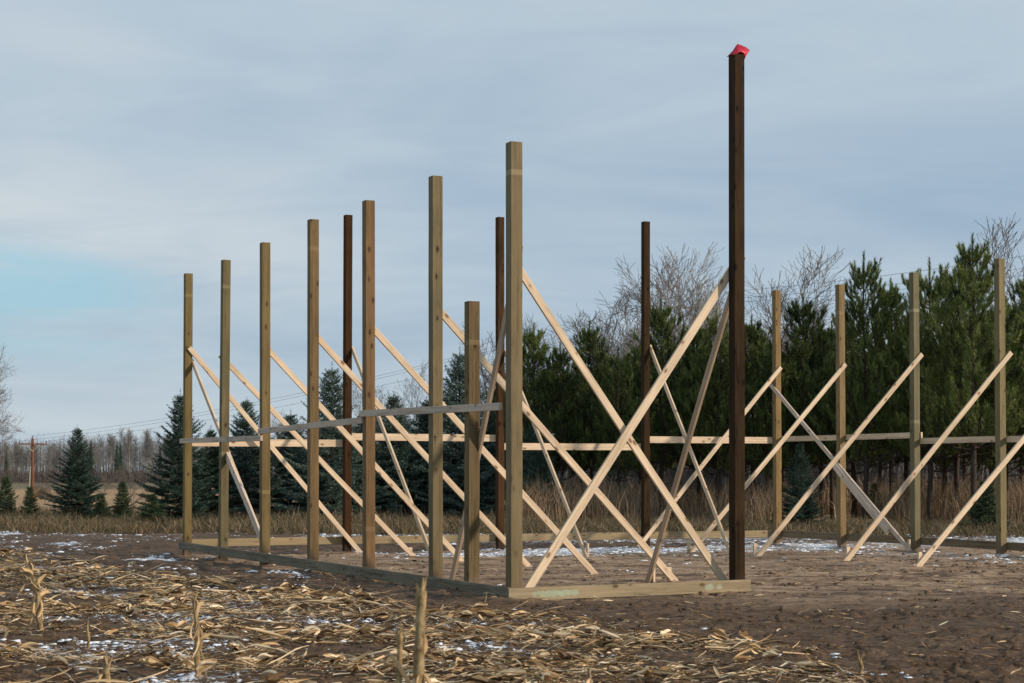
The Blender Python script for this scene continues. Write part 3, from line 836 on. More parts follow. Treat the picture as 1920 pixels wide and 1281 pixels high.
def pxw(px, Y): return (px - 960) / 3400.0 * Y
def ht(top, Y, x=0): return 1.5 + (891 - top) / 3400.0 * Y - float(base_z(x, Y))

def place(proto, used, x, y, scale, rz, label, cat, group, sxy=1.0):
    o = proto if proto.name not in used else copy_tree(proto)
    used.add(proto.name)
    o.location = (x, y, float(base_z(x, y)) - .03); o.rotation_euler = (0, 0, rz)
    o.scale = (scale * sxy, scale * sxy, scale)
    if '_h' in o.keys(): del o['_h']
    tag(o, label, cat, group)
    return o

used = set()
PH = 8.0
pines = [make_pine(PH, 11), make_pine(PH, 12, 1.1, 1.9), make_pine(PH, 13, .95, 2.4), make_pine(PH, 14, 1.2, 2.0), make_pine(PH, 15, 1.05, 2.2)]
# px column, px of the top, distance: front row then the rows behind
PL = [(1000, 604, 61), (1052, 640, 60), (1108, 600, 61), (1160, 650, 59), (1240, 560, 61), (1310, 600, 62), (1345, 575, 60), (1412, 590, 61), (1465, 640, 58), (1508, 548, 58),
      (1560, 600, 60), (1622, 470, 55), (1672, 520, 58), (1745, 482, 54), (1795, 500, 57), (1826, 436, 52), (1885, 560, 55), (1935, 500, 53), (1990, 520, 54),
      (1030, 682, 67), (1090, 672, 68), (1200, 642, 67), (1275, 662, 69), (1380, 652, 68), (1440, 632, 67), (1540, 602, 66), (1600, 592, 64), (1700, 592, 64), (1770, 592, 63), (1860, 572, 62), (1960, 592, 62),
      (965, 692, 66), (1130, 672, 75), (1340, 672, 76), (1490, 652, 74), (1650, 632, 72), (1810, 622, 71), (1225, 692, 74), (1915, 622, 70)]
PINE_LABELS = ['leftmost pine of the row, right beside the near corner post', 'broad rounded pine under the upper part of the long brace from the near corner post', 'bright tipped pine left of the crossing of the two front braces', 'shorter pine just left of the dark back wall post', 'pointed pine below the grey utility pole, right of the dark back wall post', 'pine behind the upper end of the big front brace', 'narrow pine close left of the tallest dark post', 'pine close right of the tallest dark post', 'low pine hidden behind the yellow brown corner post', 'blunt bushy pine between the corner post and the next right wall post', 'pine behind the second post of the right wall', 'tall pine with a single leader rising between the second and third right wall posts', 'pine just left of the grey green post of the right wall', 'pine with a slim upright leader just right of the grey green post', 'pine close left of the tallest pine', 'tallest pine of all, left of the last visible right wall post', 'lower pine behind the last visible right wall post', 'pine cut by the right edge of the view', 'pine mostly beyond the right edge']
for i, (px, top, Yd) in enumerate(PL):
    x = pxw(px, Yd); h = ht(top, Yd)
    if i < 19:
        lab = PINE_LABELS[i]
    else: lab = 'pine standing in the shade of the rows behind the front pines'
    place(pines[i % 5], used, x, Yd, h / (PH * 1.045), (i * 2.39) % 6.28, lab, 'pine tree', 'pines behind the barn frame', sxy=random.uniform(.84, 1.04) if i < 19 else 1.1)

spr = [make_spruce(4.5, 21, ratio=.37), make_spruce(4.5, 22, ratio=.41), make_spruce(4.5, 23, M_SPRUCEG, ratio=.38), make_spruce(2.0, 24, M_SPRUCEG, ratio=.34)]
SH = [4.5, 4.5, 4.5, 2.0]
SL = [(0, 145, 798, 57, 'bluish spruce with thin pointed top standing free left of the frame', 1.12),
      (1, 338, 732, 54, 'large spruce behind the far left corner post', 1.0),
      (0, 462, 745, 60, 'dark spruce with a bare spiky leader behind the third post from the left', 1.2),
      (1, 622, 682, 58, 'tall spruce behind the leftmost dark post', 1.05),
      (0, 738, 735, 60, 'spruce seen between two posts left of the short post', 1.25),
      (1, 862, 652, 60, 'spruce standing behind the short brown post', .95),
      (2, 395, 800, 60, 'green spruce in the hedge left of the frame', 1.2),
      (1, 545, 770, 62, 'dark spruce behind the second and third bays', 1.25),
      (0, 680, 770, 62, 'dark spruce beside the warm brown post', 1.2),
      (1, 800, 745, 62, 'dark spruce in the hedge beside the grey green post', 1.3),
      (0, 930, 720, 61, 'blue spruce behind the near corner post', 1.15),
      (1, 1000, 790, 57, 'low blue spruce in front of the first pines', 1.15),
      (0, 1500, 828, 50, 'small blue spruce in tall grass beside the yellow brown corner post', .95),
      (3, 12, 893, 57, 'small spruce cut by the left edge', 1.1),
      (3, 56, 912, 55, 'small spruce beneath the utility pole', 1.1),
      (3, 230, 903, 57, 'small green spruce between two larger spruces', 1.1),
      (3, 1640, 905, 62, 'small spruce among the pine trunks', 1.2),
      (3, 1848, 900, 49, 'small bushy evergreen at the foot of the pines near the right edge', 1.6),
      (3, 285, 925, 52, 'low dark evergreen at the foot of the large spruce', 1.8),
      (3, 190, 925, 56, 'low evergreen beside the free standing spruce', 1.4)]
for i, (k, px, top, Yd, lab, sx) in enumerate(SL):
    x = pxw(px, Yd); h = ht(top, Yd)
    place(spr[k], used, x, Yd, h / (SH[k] * 1.02), (i * 1.7) % 6.28, lab, 'spruce tree', 'spruces around the frame', sx)

# ------------------------------------------------------------------ bare trees
bares = [make_bare(11, 31, .75, M_TWIGP, twig=.022, levels=4), make_bare(11, 32, .35, M_TWIG, twig=.022), make_bare(11, 33, .5, M_TWIG, twig=.022), make_bare(11, 34, .2, M_TWIG, twig=.022)]
BH = [b['_h'] for b in bares]
BL_ = [(0, 1270, 446, 84, 'tall pale bare tree rising between the two dark posts', 1.6),
       (1, 1165, 515, 86, 'bare spreading tree left of the pale one', 1.5), (2, 1335, 478, 88, 'bare tree partly hidden by the tallest dark post', 1.5),
       (2, 1442, 462, 80, 'bare tree with upright limbs right of the tallest dark post', 1.45), (1, 1535, 535, 88, 'bare tree behind the yellow brown corner post', 1.5),
       (2, 1965, 408, 78, 'tall bare tree at the right edge behind the pines', 1.5), (3, 1130, 590, 84, 'low bare tree above the left pines', 1.0),
       (2, 982, 578, 92, 'fine twigged bare tree beside the near corner post', 1.3), (1, 915, 600, 94, 'bare tree above the short post', 1.3),
       (3, 718, 700, 92, 'bare tree between the warm brown post and its neighbour', 1.0), (1, 790, 668, 94, 'bare tree with bent limbs left of the short post', .9),
       (3, -38, 632, 88, 'bare tree whose twigs reach in from the left edge', .85), 
       (3, 560, 765, 110, 'low bare tree behind the fourth post', 1.2), (3, 600, 775, 120, 'low bushy bare tree behind the hedge', 1.3), (1, 1225, 480, 92, 'bare tree behind the dark back wall post', 1.4), (1, 1110, 565, 90, 'small bare tree at the left end of the taller bare trees', 1.4), (2, 1300, 500, 95, 'grey bare tree behind the utility pole top', 1.4), (3, 1500, 560, 92, 'low bare tree crowded behind the corner post', 1.5), (3, 760, 720, 88, 'twiggy bare tree low between the post pair', 1.4), (3, 1950, 470, 82, 'bare tree just beyond the right edge', 1.4), (2, 1385, 520, 92, 'bare tree behind the tallest dark post', 1.0), (1, 1480, 510, 90, 'bare tree right of the upright limbed one', .9)]
for i, (k, px, top, Yd, lab, sx) in enumerate(BL_):
    x = pxw(px, Yd); h = ht(top, Yd)
    place(bares[k], used, x, Yd, h / BH[k], (i * 2.1) % 6.28, lab, 'bare tree', 'bare trees around the pines', sx)
# small bare tree and shrub in the hay field
sb = make_bare(3, 41, .2, M_TWIG, twig=.012, levels=3, name='bare_shrub', first=.1)
sbh = sb['_h']
for i, (px, top, Yd, lab) in enumerate([(247, 868, 110, 'thin bare young tree in the hay field'), (86, 880, 170, 'reddish bare shrub beside the utility pole'), (195, 880, 240, 'bare shrub at the far edge of the hay field')]):
    x = pxw(px, Yd)
    place(sb, used, x, Yd, ht(top, Yd, x) / sbh, i * 1.3, lab, 'shrub', 'bare shrubs in the hay field', 1.2 if i == 0 else 2.2)

# ------------------------------------------------------------------ far wood
M_ASPEN = bark_mat('aspen_bark', (0.16, 0.15, 0.135), (0.36, 0.345, 0.31), 2, .6)
M_FTW = bark_mat('far_twigs', (0.12, 0.11, 0.10), (0.21, 0.195, 0.18), .6, .6)
def make_aspen(seed):
    r = np.random.default_rng(seed); root = empty('aspen_tree'); tb = MB(); H = 10
    tb.tube([np.array((0, 0, -.5)), np.array((r.normal() * .15, 0, 5)), np.array((r.normal() * .3, 0, H))], [.085, .065, .02], 5)
    B = []; D = []; L = []; W = []
    for i in range(150):
        z = H * (.34 + .58 * r.random() ** .8); f = (z / H); az = r.random() * 6.28
        d = unit(np.array((math.cos(az), math.sin(az), r.uniform(.5, 1.6)))); l = r.uniform(.9, 2.6) * (1.3 - f)
        p = np.array((0, 0, z)); B.append(p); D.append(d); L.append(l); W.append(.045)
        for k in range(4):
            q = p + d * l * r.uniform(.3, .9); B.append(q); D.append(unit(d + r.normal(size=3) * .5)); L.append(l * .5); W.append(.030)
    t = tb.build('trunk', M_ASPEN, root)
    c = blades('crown', np.array(B), np.array(D), np.array(L), np.array(W), M_FTW, root)
    KIDS[root.name] = [t, c]; return root
asp = [make_aspen(51 + i) for i in range(5)]
r = random.Random(5)
N_A = 190
for i in range(N_A):
    Yd = r.uniform(385, 440); px = r.uniform(-60, 640) if i < 150 else r.uniform(640, 1250)
    x = pxw(px, Yd)
    top = 822 + 8 * math.sin(px * .021) - (18 if 190 < px < 330 else 0) + r.uniform(-6, 14)
    place(asp[i % 5], used, x, Yd, ht(top, Yd, x) / 10.6, r.random() * 6.28, 'pale trunked bare aspen in the far wood beyond the hay field', 'aspen tree', 'aspens of the far wood', 1.1)
def far_brush(name, n, y0, y1, pxa, pxb, h0, h1, mat, wd, label, lean=.35):
    Yd = rng.uniform(y0, y1, n); X_ = (rng.uniform(pxa, pxb, n) - 960) / 3400 * Yd
    B = np.stack([X_, Yd, base_z(X_, Yd) - .1], 1); D = rng.normal(size=(n, 3)) * lean; D[:, 2] = 1; D /= np.linalg.norm(D, axis=1)[:, None]
    mod = .55 + .9 * fbm(X_ * .08, Yd * .05, 3, 44)
    o = blades(name, B, D, rng.uniform(h0, h1, n) * mod, rng.uniform(.6, 1.2, n) * wd, mat, segs=2, droop=.12)
    return tag(o, label, 'brush', kind='stuff')
M_BR1 = island_mat('purple_brush', [(0, (0.050, 0.040, 0.036)), (1, (0.130, 0.105, 0.092))], rough=.9)
M_BR2 = island_mat('grey_brush', [(0, (0.115, 0.106, 0.098)), (1, (0.235, 0.22, 0.205))], rough=.9)
def distant_wood(n):
    Yd = rng.uniform(425, 520, n); X_ = (rng.uniform(-300, 1600, n) - 960) / 3400 * Yd; z = base_z(X_, Yd); H = rng.uniform(8.0, 11.0, n) * (.8 + .4 * fbm(X_ * .03, Yd * .01, 3, 9))
    Bs = [np.stack([X_, Yd, z], 1)]; Ds = [np.tile(np.array((0, 0, 1.)), (n, 1))]; Ls = [H]; Ws = [np.full(n, .22)]
    for k in range(30):
        f = .25 + .72 * rng.random(n) ** .8; q = rng.normal(size=(n, 3)) * .45; q[:, 2] = np.abs(q[:, 2]) + .75; q /= np.linalg.norm(q, axis=1)[:, None]
        sp = 2.0 * np.sin(f * 3.1)
        Bs.append(np.stack([X_ + rng.normal(size=n) * sp * .7, Yd + rng.normal(size=n) * sp * .7, z + H * f * .93], 1)); Ds.append(q); Ls.append(rng.uniform(.8, 2.2, n) * (1.3 - f)); Ws.append(rng.uniform(.05, .10, n))
    o = blades('distant_wood', np.concatenate(Bs), np.concatenate(Ds), np.concatenate(Ls), np.concatenate(Ws), M_BR2)
    tag(o, 'grey mass of bare trees filling the far wood', 'wood', kind='stuff')
distant_wood(3600)
far_brush('far_undergrowth', 16000, 345, 385, -250, 1500, 2.0, 4.6, M_BR1, .07, 'purplish bare undergrowth along the edge of the far wood')
far_brush('grey_undergrowth', 24000, 74, 100, 900, 2300, 2.2, 5.0, M_BR2, .045, 'thin grey undergrowth in the shade behind the pine trunks', .3)
# a few dark spruces in the far wood
for i, (px, top) in enumerate([(170, 826), (219, 828), (226, 832), (300, 835), (12, 845)]):
    Yd = 378 + i; x = pxw(px, Yd)
    place(spr[1], used, x, Yd, ht(top, Yd, x) / 4.6, i * 1.1, 'narrow dark spruce in front of the far wood', 'spruce tree', 'dark spruces of the far wood', .38)

# ------------------------------------------------------------------ grasses
M_TALL = island_mat('tall_dead_grass', [(0, (0.12, 0.075, 0.042)), (.5, (0.32, 0.215, 0.125)), (1, (0.56, 0.41, 0.27))], rough=.8, transl=.25)
M_SHORT = island_mat('verge_grass', [(0, (0.055, 0.055, 0.022)), (.3, (0.12, 0.095, 0.048)), (.8, (0.25, 0.175, 0.105)), (1, (0.40, 0.30, 0.19))], rough=.85, transl=.2)
def grass(name, n, fx, h0, h1, wd, mat, label, lean=.22, clump=2.0, thr=.0):
    X_, Yd = fx(n)
    k = fbm(X_ * clump * .4, Yd * clump * .4, 3, 66)
    keep = k > thr; X_ = X_[keep]; Yd = Yd[keep]; k = k[keep]; n = len(X_)
    B = np.stack([X_, Yd, base_z(X_, Yd) - .04], 1); D = rng.normal(size=(n, 3)) * lean; D[:, 2] = 1; D /= np.linalg.norm(D, axis=1)[:, None]
    o = blades(name, B, D, rng.uniform(h0, h1, n) * (.5 + k), rng.uniform(.6, 1.3, n) * wd, mat, segs=2, droop=.22)
    return tag(o, label, 'grass', kind='stuff')
def fx_tall(n):
    Yd = rng.uniform(52, 72, n); px = rng.uniform(960, 2050, n); return (px - 960) / 3400 * Yd, Yd
def fx_left(n):
    Yd = rng.uniform(50, 66, n); px = rng.uniform(-150, 1000, n); return (px - 960) / 3400 * Yd, Yd
def fx_verge(n):
    Yd = 46.5 + rng.random(n) ** .8 * 8; X_ = (rng.uniform(-150, 2100, n) - 960) / 3400 * Yd
    Yd = Yd - X_ * 0.10 + (fbm(X_ * .35, Yd * .35, 3, 78) - .5) * 2.0; return X_, Yd
grass('tall_grass', 42000, fx_tall, .5, 1.55, .020, M_TALL, 'tall tan dead grass standing among the pine trunks', lean=.16, clump=1.0, thr=.50)
grass('verge_grass', 60000, fx_verge, .14, .50, .016, M_SHORT, 'short brown and green grass verge around the building site', lean=.5, clump=3.5, thr=.40)
grass('hedge_grass', 26000, fx_left, .2, .65, .016, M_SHORT, 'dead grass below the spruces at the left', lean=.45, clump=1.2, thr=.46)

# ------------------------------------------------------------------ utility poles, wires, bales
M_POLE = bark_mat('red_brown_pole', (0.09, 0.040, 0.025), (0.20, 0.095, 0.058), 5, .6)
M_POLEG = bark_mat('grey_pole', (0.14, 0.125, 0.10), (0.28, 0.25, 0.21), 5, .6)
M_DARK, _t, _b = new_mat('dark_porcelain', .4, .5); _b.inputs['Base Color'].default_value = (.03, .025, .022, 1)
M_WIRE, _t, _b = new_mat('wire', .5, .5); _b.inputs['Base Color'].default_value = (.10, .11, .12, 1)
M_GUARD, _t, _b = new_mat('guy_guard', .6, .4); _b.inputs['Base Color'].default_value = (.45, .50, .40, 1)
def boxm(mb, c, s):
    x, y, z = c; a, b, d = s
    v = [(x + i * a / 2, y + j * b / 2, z + k * d / 2) for i in (-1, 1) for j in (-1, 1) for k in (-1, 1)]
    n = mb.n; mb.V += [np.array(q) for q in v]; mb.n += 8
    for f in ((0, 1, 3, 2), (4, 6, 7, 5), (0, 4, 5, 1), (2, 3, 7, 6), (0, 2, 6, 4), (1, 5, 7, 3)): mb.F.append(tuple(n + q for q in f))
def pole(name_loc, H, rz, mat, arm_z, label, rad, guard=False):
    x, y = name_loc; z0 = float(base_z(x, y)); root = empty('utility_pole', (x, y, z0), rz); tag(root, label, 'utility pole', 'poles of the power line')
    mb = MB(); mb.tube([np.array((0, 0, -.4)), np.array((0, 0, H * .5)), np.array((0, 0, H))], [rad, rad * .85, rad * .7], 10, cap=True); mb.build('shaft', mat, root)
    mb = MB(); boxm(mb, (0, -rad - .045, arm_z), (2.42, .09, .12)); mb.build('crossarm', mat, root, smooth=False)
    for s in (-1, 1):
        mb = MB(); mb.tube([np.array((s * .62, -rad - .1, arm_z - .05)), np.array((0, -rad - .02, arm_z - .62))], [.022, .022], 4); mb.build('arm_strut', M_GUARD if guard else mat, root)
    pos = []
    for px_ in (-1.12, 1.12, 0.0):
        zz = H if px_ == 0 else arm_z + .06
        yy = 0 if px_ == 0 else -rad - .045
        mb = MB(); mb.tube([np.array((px_, yy, zz)), np.array((px_, yy, zz + .09)), np.array((px_, yy, zz + .10)), np.array((px_, yy, zz + .17)), np.array((px_, yy, zz + .21))], [.022, .022, .065, .06, .03], 8, cap=True)
        mb.build('insulator', M_DARK, root)
        c, s_ = math.cos(rz), math.sin(rz); pos.append(Vector((x + px_ * c - yy * s_, y + px_ * s_ + yy * c, z0 + zz + .2)))
    if guard:
        mb = MB(); mb.tube([np.array((-.30, -.05, 0)), np.array((-.18, -.05, 3.2))], [.04, .04], 5); mb.build('guy_guard', M_GUARD, root)
    return pos
PA = pole((pxw(61, 157), 157.), ht(822, 157, -41), R(20), M_POLE, ht(833, 157, -41) , 'reddish brown utility pole with crossarm in the hay field at the left', .17, True)
PB = pole((pxw(1275, 103), 103.), ht(560, 103, 9.5), R(28), M_POLEG, ht(577, 103, 9.5), 'weathered grey utility pole top behind the pines', .12)
PC = pole((pxw(2420, 76), 76.), 12.6, R(34), M_POLEG, 11.6, 'weathered utility pole beyond the right edge behind the pines', .13)
def wire(p, q, sag, lab):
    pts = []
    for i in range(25):
        t = i / 24; v = p.lerp(q, t); pts.append(np.array((v.x, v.y, v.z - sag * 4 * t * (1 - t))))
    mb = MB(); mb.tube(pts, [.009] * 25, 4); o = mb.build('power_line', M_WIRE)
    tag(o, lab, 'wire', 'wires of the power line')
for i, w_ in enumerate(('outer left', 'outer right', 'topmost')):
    wire(PA[i], PB[i], 1.1, w_ + ' wire from the reddish pole to the pole behind the pines')
    wire(PB[i], PC[i], .5, w_ + ' wire above the pines at the right')
M_BALE = bark_mat('bale_straw', (0.075, 0.050, 0.028), (0.19, 0.13, 0.07), 4, 4)
for i, (px, py) in enumerate([(68, 923), (84, 927)]):
    Yd = 235 - i * 25; x = pxw(px, Yd); z0 = float(base_z(x, Yd)); mb = MB()
    a = 18; rr = .68
    prof = [(-.6, 0.001), (-.6, .60), (-.56, .68), (0, .70), (.56, .68), (.6, .60), (.6, .001)]
    for (u_, q_) in prof:
        for j in range(a):
            an = j / a * 6.283; mb.V.append(np.array((u_, q_ * math.cos(an) * (1 + .02 * math.sin(j * 5)), .66 + q_ * math.sin(an))))
    for i2 in range(len(prof) - 1):
        for j in range(a): mb.F.append((i2 * a + j, i2 * a + (j + 1) % a, (i2 + 1) * a + (j + 1) % a, (i2 + 1) * a + j))
    o = mb.build('hay_bale', M_BALE, smooth=False); o.location = (x, Yd, z0 - .05); o.rotation_euler = (0, 0, .5 + i)
    tag(o, ['round brown hay bale further off in the stubble field', 'round brown hay bale nearer right of the other one'][i], 'hay bale', 'hay bales')

# ------------------------------------------------------------------ corn residue
M_HUSK = island_mat('dry_corn', [(0.0, (0.07, 0.038, 0.020)), (0.25, (0.20, 0.115, 0.055)), (0.42, (0.48, 0.305, 0.140)), (0.70, (0.74, 0.53, 0.295)), (1.0, (0.90, 0.76, 0.55))], rough=.6, spec=.35, transl=.12)
def leaf_tpl(r, L=.3, W=.035, cup=.4, bend=1.0, twist=1.0, n=7, curl=0.0):
    """a dry strip: curved midline, cupped cross-section"""
    V = []; p = np.array((0., 0., 0.)); yaw = 0; wn = r.uniform(.7, 1.1); pit = r.uniform(.0, .35); rol = r.uniform(-.5, .5)
    dy = r.normal() * .16 * bend; dp = -r.uniform(.02, .15) * bend + curl; dr = r.normal() * .35 * twist
    for i in range(n + 1):
        t = i / n; wn = np.clip(wn + r.normal() * .16, .45, 1.25); w_ = W * wn * (min(1, .55 + t * 1.8) * min(1, (1.02 - t) * r.uniform(2.0, 5.0)) ** .7) * .5 + .001
        d = np.array((math.cos(yaw) * math.cos(pit), math.sin(yaw) * math.cos(pit), math.sin(pit)))
        s = unit(np.cross(d, (0, 0, 1))); u_ = np.cross(s, d)
        s2 = s * math.cos(rol) + u_ * math.sin(rol); u2 = np.cross(s2, d)
        for k, q in enumerate((-1, -.62, -.2, .2, .62, 1)):
            V.append(p + s2 * q * w_ + u2 * w_ * cup * (q * q) + u2 * (w_ * .16 * (-1) ** k + r.normal() * .0012))
        p = p + d * L / n; yaw += dy + r.normal() * .05; pit += dp + r.normal() * .06; rol += dr / n + r.normal() * .05
    V = np.array(V); V[:, 0] -= L * .45
    i = np.arange(n)[:, None] * 6 + np.arange(5)[None, :]
    F = np.stack([i, i + 1, i + 7, i + 6], -1).reshape(-1, 4)
    return V, F
def husk_tpl(r, L=.2):
    Vs = []; Fs = []; n0 = 0
    for k in range(r.integers(4, 7)):
        V, F = leaf_tpl(r, L * r.uniform(.75, 1.15), L * r.uniform(.12, .25), cup=1.3, bend=.5, twist=.8, n=7)
        V[:, 0] += L * .45
        an = r.normal() * .38; rx = r.uniform(0, 6.28)
        c, s = math.cos(rx), math.sin(rx); V = V @ np.array([[1, 0, 0], [0, c, s], [0, -s, c]])
        c, s = math.cos(an), math.sin(an); V = V @ np.array([[c, s, 0], [-s, c, 0], [0, 0, 1]])
        an = r.uniform(-.3, .3); c, s = math.cos(an), math.sin(an); V = V @ np.array([[c, 0, s], [0, 1, 0], [-s, 0, c]])
        Vs.append(V); Fs.append(F + n0); n0 += len(V)
    V = np.concatenate(Vs); V[:, 0] -= L * .4; V[:, 2] += L * .06
    return V, np.concatenate(Fs)
def stalk_tpl(r, L=.4, rad=.011):
    n = 6; k = 6; V = []; b = r.normal() * .05
    for i in range(n + 1):
        t = i / n; rr = rad * (1 + (.22 if i % 2 == 0 else 0)) * (1 - .25 * t)
        for j in range(k):
            an = j / k * 6.283; V.append(((t - .5) * L, math.cos(an) * rr + b * math.sin(t * 3.14) * L, math.sin(an) * rr * .85 + rad))
    i = np.arange(n)[:, None] * k + np.arange(k)[None, :]; j = np.arange(n)[:, None] * k + (np.arange(k)[None, :] + 1) % k
    F = np.stack([i, j, j + k, i + k], -1).reshape(-1, 4)
    return np.array(V), F
rt = np.random.default_rng(99)
TPL = {'leaf': [leaf_tpl(rt, rt.uniform(.14, .60), rt.uniform(.006, .022), rt.uniform(.3, 1.4), rt.uniform(.2, .8), rt.uniform(.8, 3.5)) for _ in range(34)],
       'husk': [husk_tpl(rt, rt.uniform(.10, .19)) for _ in range(14)],
       'stalk': [stalk_tpl(rt, rt.uniform(.2, .6), rt.uniform(.007, .013)) for _ in range(8)],
       'bit': [leaf_tpl(rt, rt.uniform(.04, .14), rt.uniform(.004, .014), rt.uniform(.1, .8), .6, 1.0, n=3) for _ in range(14)]}
def scatter(specs):
    Vs = []; Fs = []; n0 = 0
    for kind, x, y, sc_ in specs:
        T = TPL[kind]; idx = rng.integers(0, len(T), len(x)); z = ground_z(x, y)
        for k in range(len(T)):
            s = idx == k
            if not s.any(): continue
            V, F = T[k]; m = s.sum()
            yaw = rng.normal(size=m) * .6 + (rng.random(m) < .5) * math.pi; pit = rng.normal(size=m) * .12; S = sc_[s]
            cy, sy = np.cos(yaw), np.sin(yaw)
            px = V[None, :, 0] * np.cos(pit)[:, None] - V[None, :, 2] * np.sin(pit)[:, None]
            pz = V[None, :, 0] * np.sin(pit)[:, None] + V[None, :, 2] * np.cos(pit)[:, None]
            py = V[None, :, 1] + 0 * px
            gx = (px * cy[:, None] - py * sy[:, None]) * S[:, None] + x[s][:, None]
            gy = (px * sy[:, None] + py * cy[:, None]) * S[:, None] + y[s][:, None]
            lift = rng.uniform(.0, .03, m) + (.012 if kind != 'bit' else .006)
            gz = pz * S[:, None] + z[s][:, None] + lift[:, None] * np.minimum(1, S)[:, None] - np.minimum(0, pz.min(1) * S * .7)[:, None]
            Vs.append(np.stack([gx, gy, gz], -1).reshape(-1, 3))
            Fs.append((F[None] + (np.arange(m) * len(V))[:, None, None] + n0).reshape(-1, 4)); n0 += m * len(V)
    return np.concatenate(Vs), np.concatenate(Fs)
def cand(n, y0=9.0, y1=44.0, p=1.0):
    y = y0 + (y1 - y0) * rng.random(n) ** p; x = y * rng.uniform(-.36, .36, n); return x, y
def residue():
    specs = []
    for kind, n, thr, s0, s1 in (('leaf', 34000, .553, .6, 1.1), ('husk', 8500, .562, .7, 1.2), ('stalk', 4200, .54, .6, 1.1), ('bit', 120000, .46, .7, 1.7)):
        x, y = cand(n, p=1.0)
        _, f, _, g = masks(x, y)
        c = fbm(x * .55 + 3, y * .95 + x * .1, 5, 123, .62)
        row = .5 + .5 * np.sin((y * 1.0 + x * .22) * 2 * math.pi / 2.3 + 2 * fbm(x * .3, y * .3, 2, 8))
        dens = sstep(thr - .06, thr + .09, c + (row - .5) * .20) * f * (1 - g) * sstep(46, 37, y)
        dens = dens * .96 + .04 * (f > .2)
        if kind == 'bit': dens = np.maximum(dens, .025 * (y < 30))
        k = rng.random(n) < dens
        x, y = x[k], y[k]
        specs.append((kind, x, y, rng.uniform(s0, s1, len(x))))
        print(kind, len(x))
    V, F = scatter(specs)
    o = mesh_obj('corn_residue', V, F, M_HUSK)
    tag(o, 'dry corn husks, leaves and stalk pieces littering the dark soil in the foreground', 'corn residue', kind='stuff')
residue()

def lumps(name, x, y, size, flat, mat, label, sink=.3):
    r_ = np.random.default_rng(17)
    T = []
    base = [(0, 0, 1)] + [(math.cos(a) * .8, math.sin(a) * .8, .5) for a in np.arange(5) * 1.2566] + [(math.cos(a + .6), math.sin(a + .6), -.25) for a in np.arange(5) * 1.2566]
    F = [(0, i + 1, (i + 1) % 5 + 1) for i in range(5)] + [(i + 1, i + 6, (i + 1) % 5 + 1) for i in range(5)] + [((i + 1) % 5 + 1, i + 6, (i + 1) % 5 + 6) for i in range(5)]
    F = np.array(F)
    for k in range(12): T.append(np.array(base) * (1 + r_.normal(size=(11, 1)) * .28) + r_.normal(size=(11, 3)) * .10)
    T = np.array(T); n = len(x); V = T[r_.integers(0, 12, n)]
    an = r_.random(n) * 6.28; c, s_ = np.cos(an)[:, None], np.sin(an)[:, None]; st = r_.uniform(1.0, 2.0, n)[:, None]
    vx = V[..., 0] * c - V[..., 1] * s_; vy = V[..., 0] * s_ + V[..., 1] * c
    z = ground_z(x, y)
    P_ = np.stack([x[:, None] + vx * st * size[:, None], y[:, None] + vy * size[:, None], z[:, None] + (V[..., 2] * flat - sink * flat) * size[:, None]], -1)
    Fa = (F[None] + (np.arange(n) * 11)[:, None, None]).reshape(-1, 3)
    o = mesh_obj(name, P_.reshape(-1, 3), Fa, mat, smooth=(name == 'snow_clumps'))
    return tag(o, label, 'clods' if 'soil' in name else 'snow', kind='stuff')
x, y = cand(130000, 9, 40); p_, f_, s_, g_ = masks(x, y)
nn_ = fbm(x * .6, y * 3.6, 5, 201, .6)
k = (rng.random(len(x)) < np.clip(sstep(.50, .64, nn_) * .75 + .015, 0, 1)) & (g_ < .3) & (rng.random(len(x)) < np.clip(17 / y, .35, 1) ** 1.2)
x, y = x[k], y[k]; print('clods', len(x))
lumps('soil_clods', x, y, .004 + .030 * rng.random(len(x)) ** 4.0, .8, M_SOIL, 'loose dark clods of earth on the churned soil')
M_SNOW, _t, _b = new_mat('snow', .6, .3); _b.inputs['Base Color'].default_value = (.86, .88, .92, 1); _b.inputs['Subsurface Weight'].default_value = 0.0
x, y = cand(260000, 10, 52); p_, f_, s_, g_ = masks(x, y)
nn_ = .55 * fbm(x * 1.5, y * 2.6, 4, 301) + .45 * fbm(x * 6, y * 9, 3, 302)
k = rng.random(len(x)) < sstep(.70, .84, nn_ + s_ * .34) * .55 * (1 - .45 * (p_ < .3) * (y > 28))
x, y = x[k], y[k]; print('snow', len(x))
lumps('snow_clumps', x, y, (.006 + .030 * rng.random(len(x)) ** 3.0) * (.7 + y / 70), .45, M_SNOW, 'thin crusts of white snow caught between clods and straw', sink=.1)

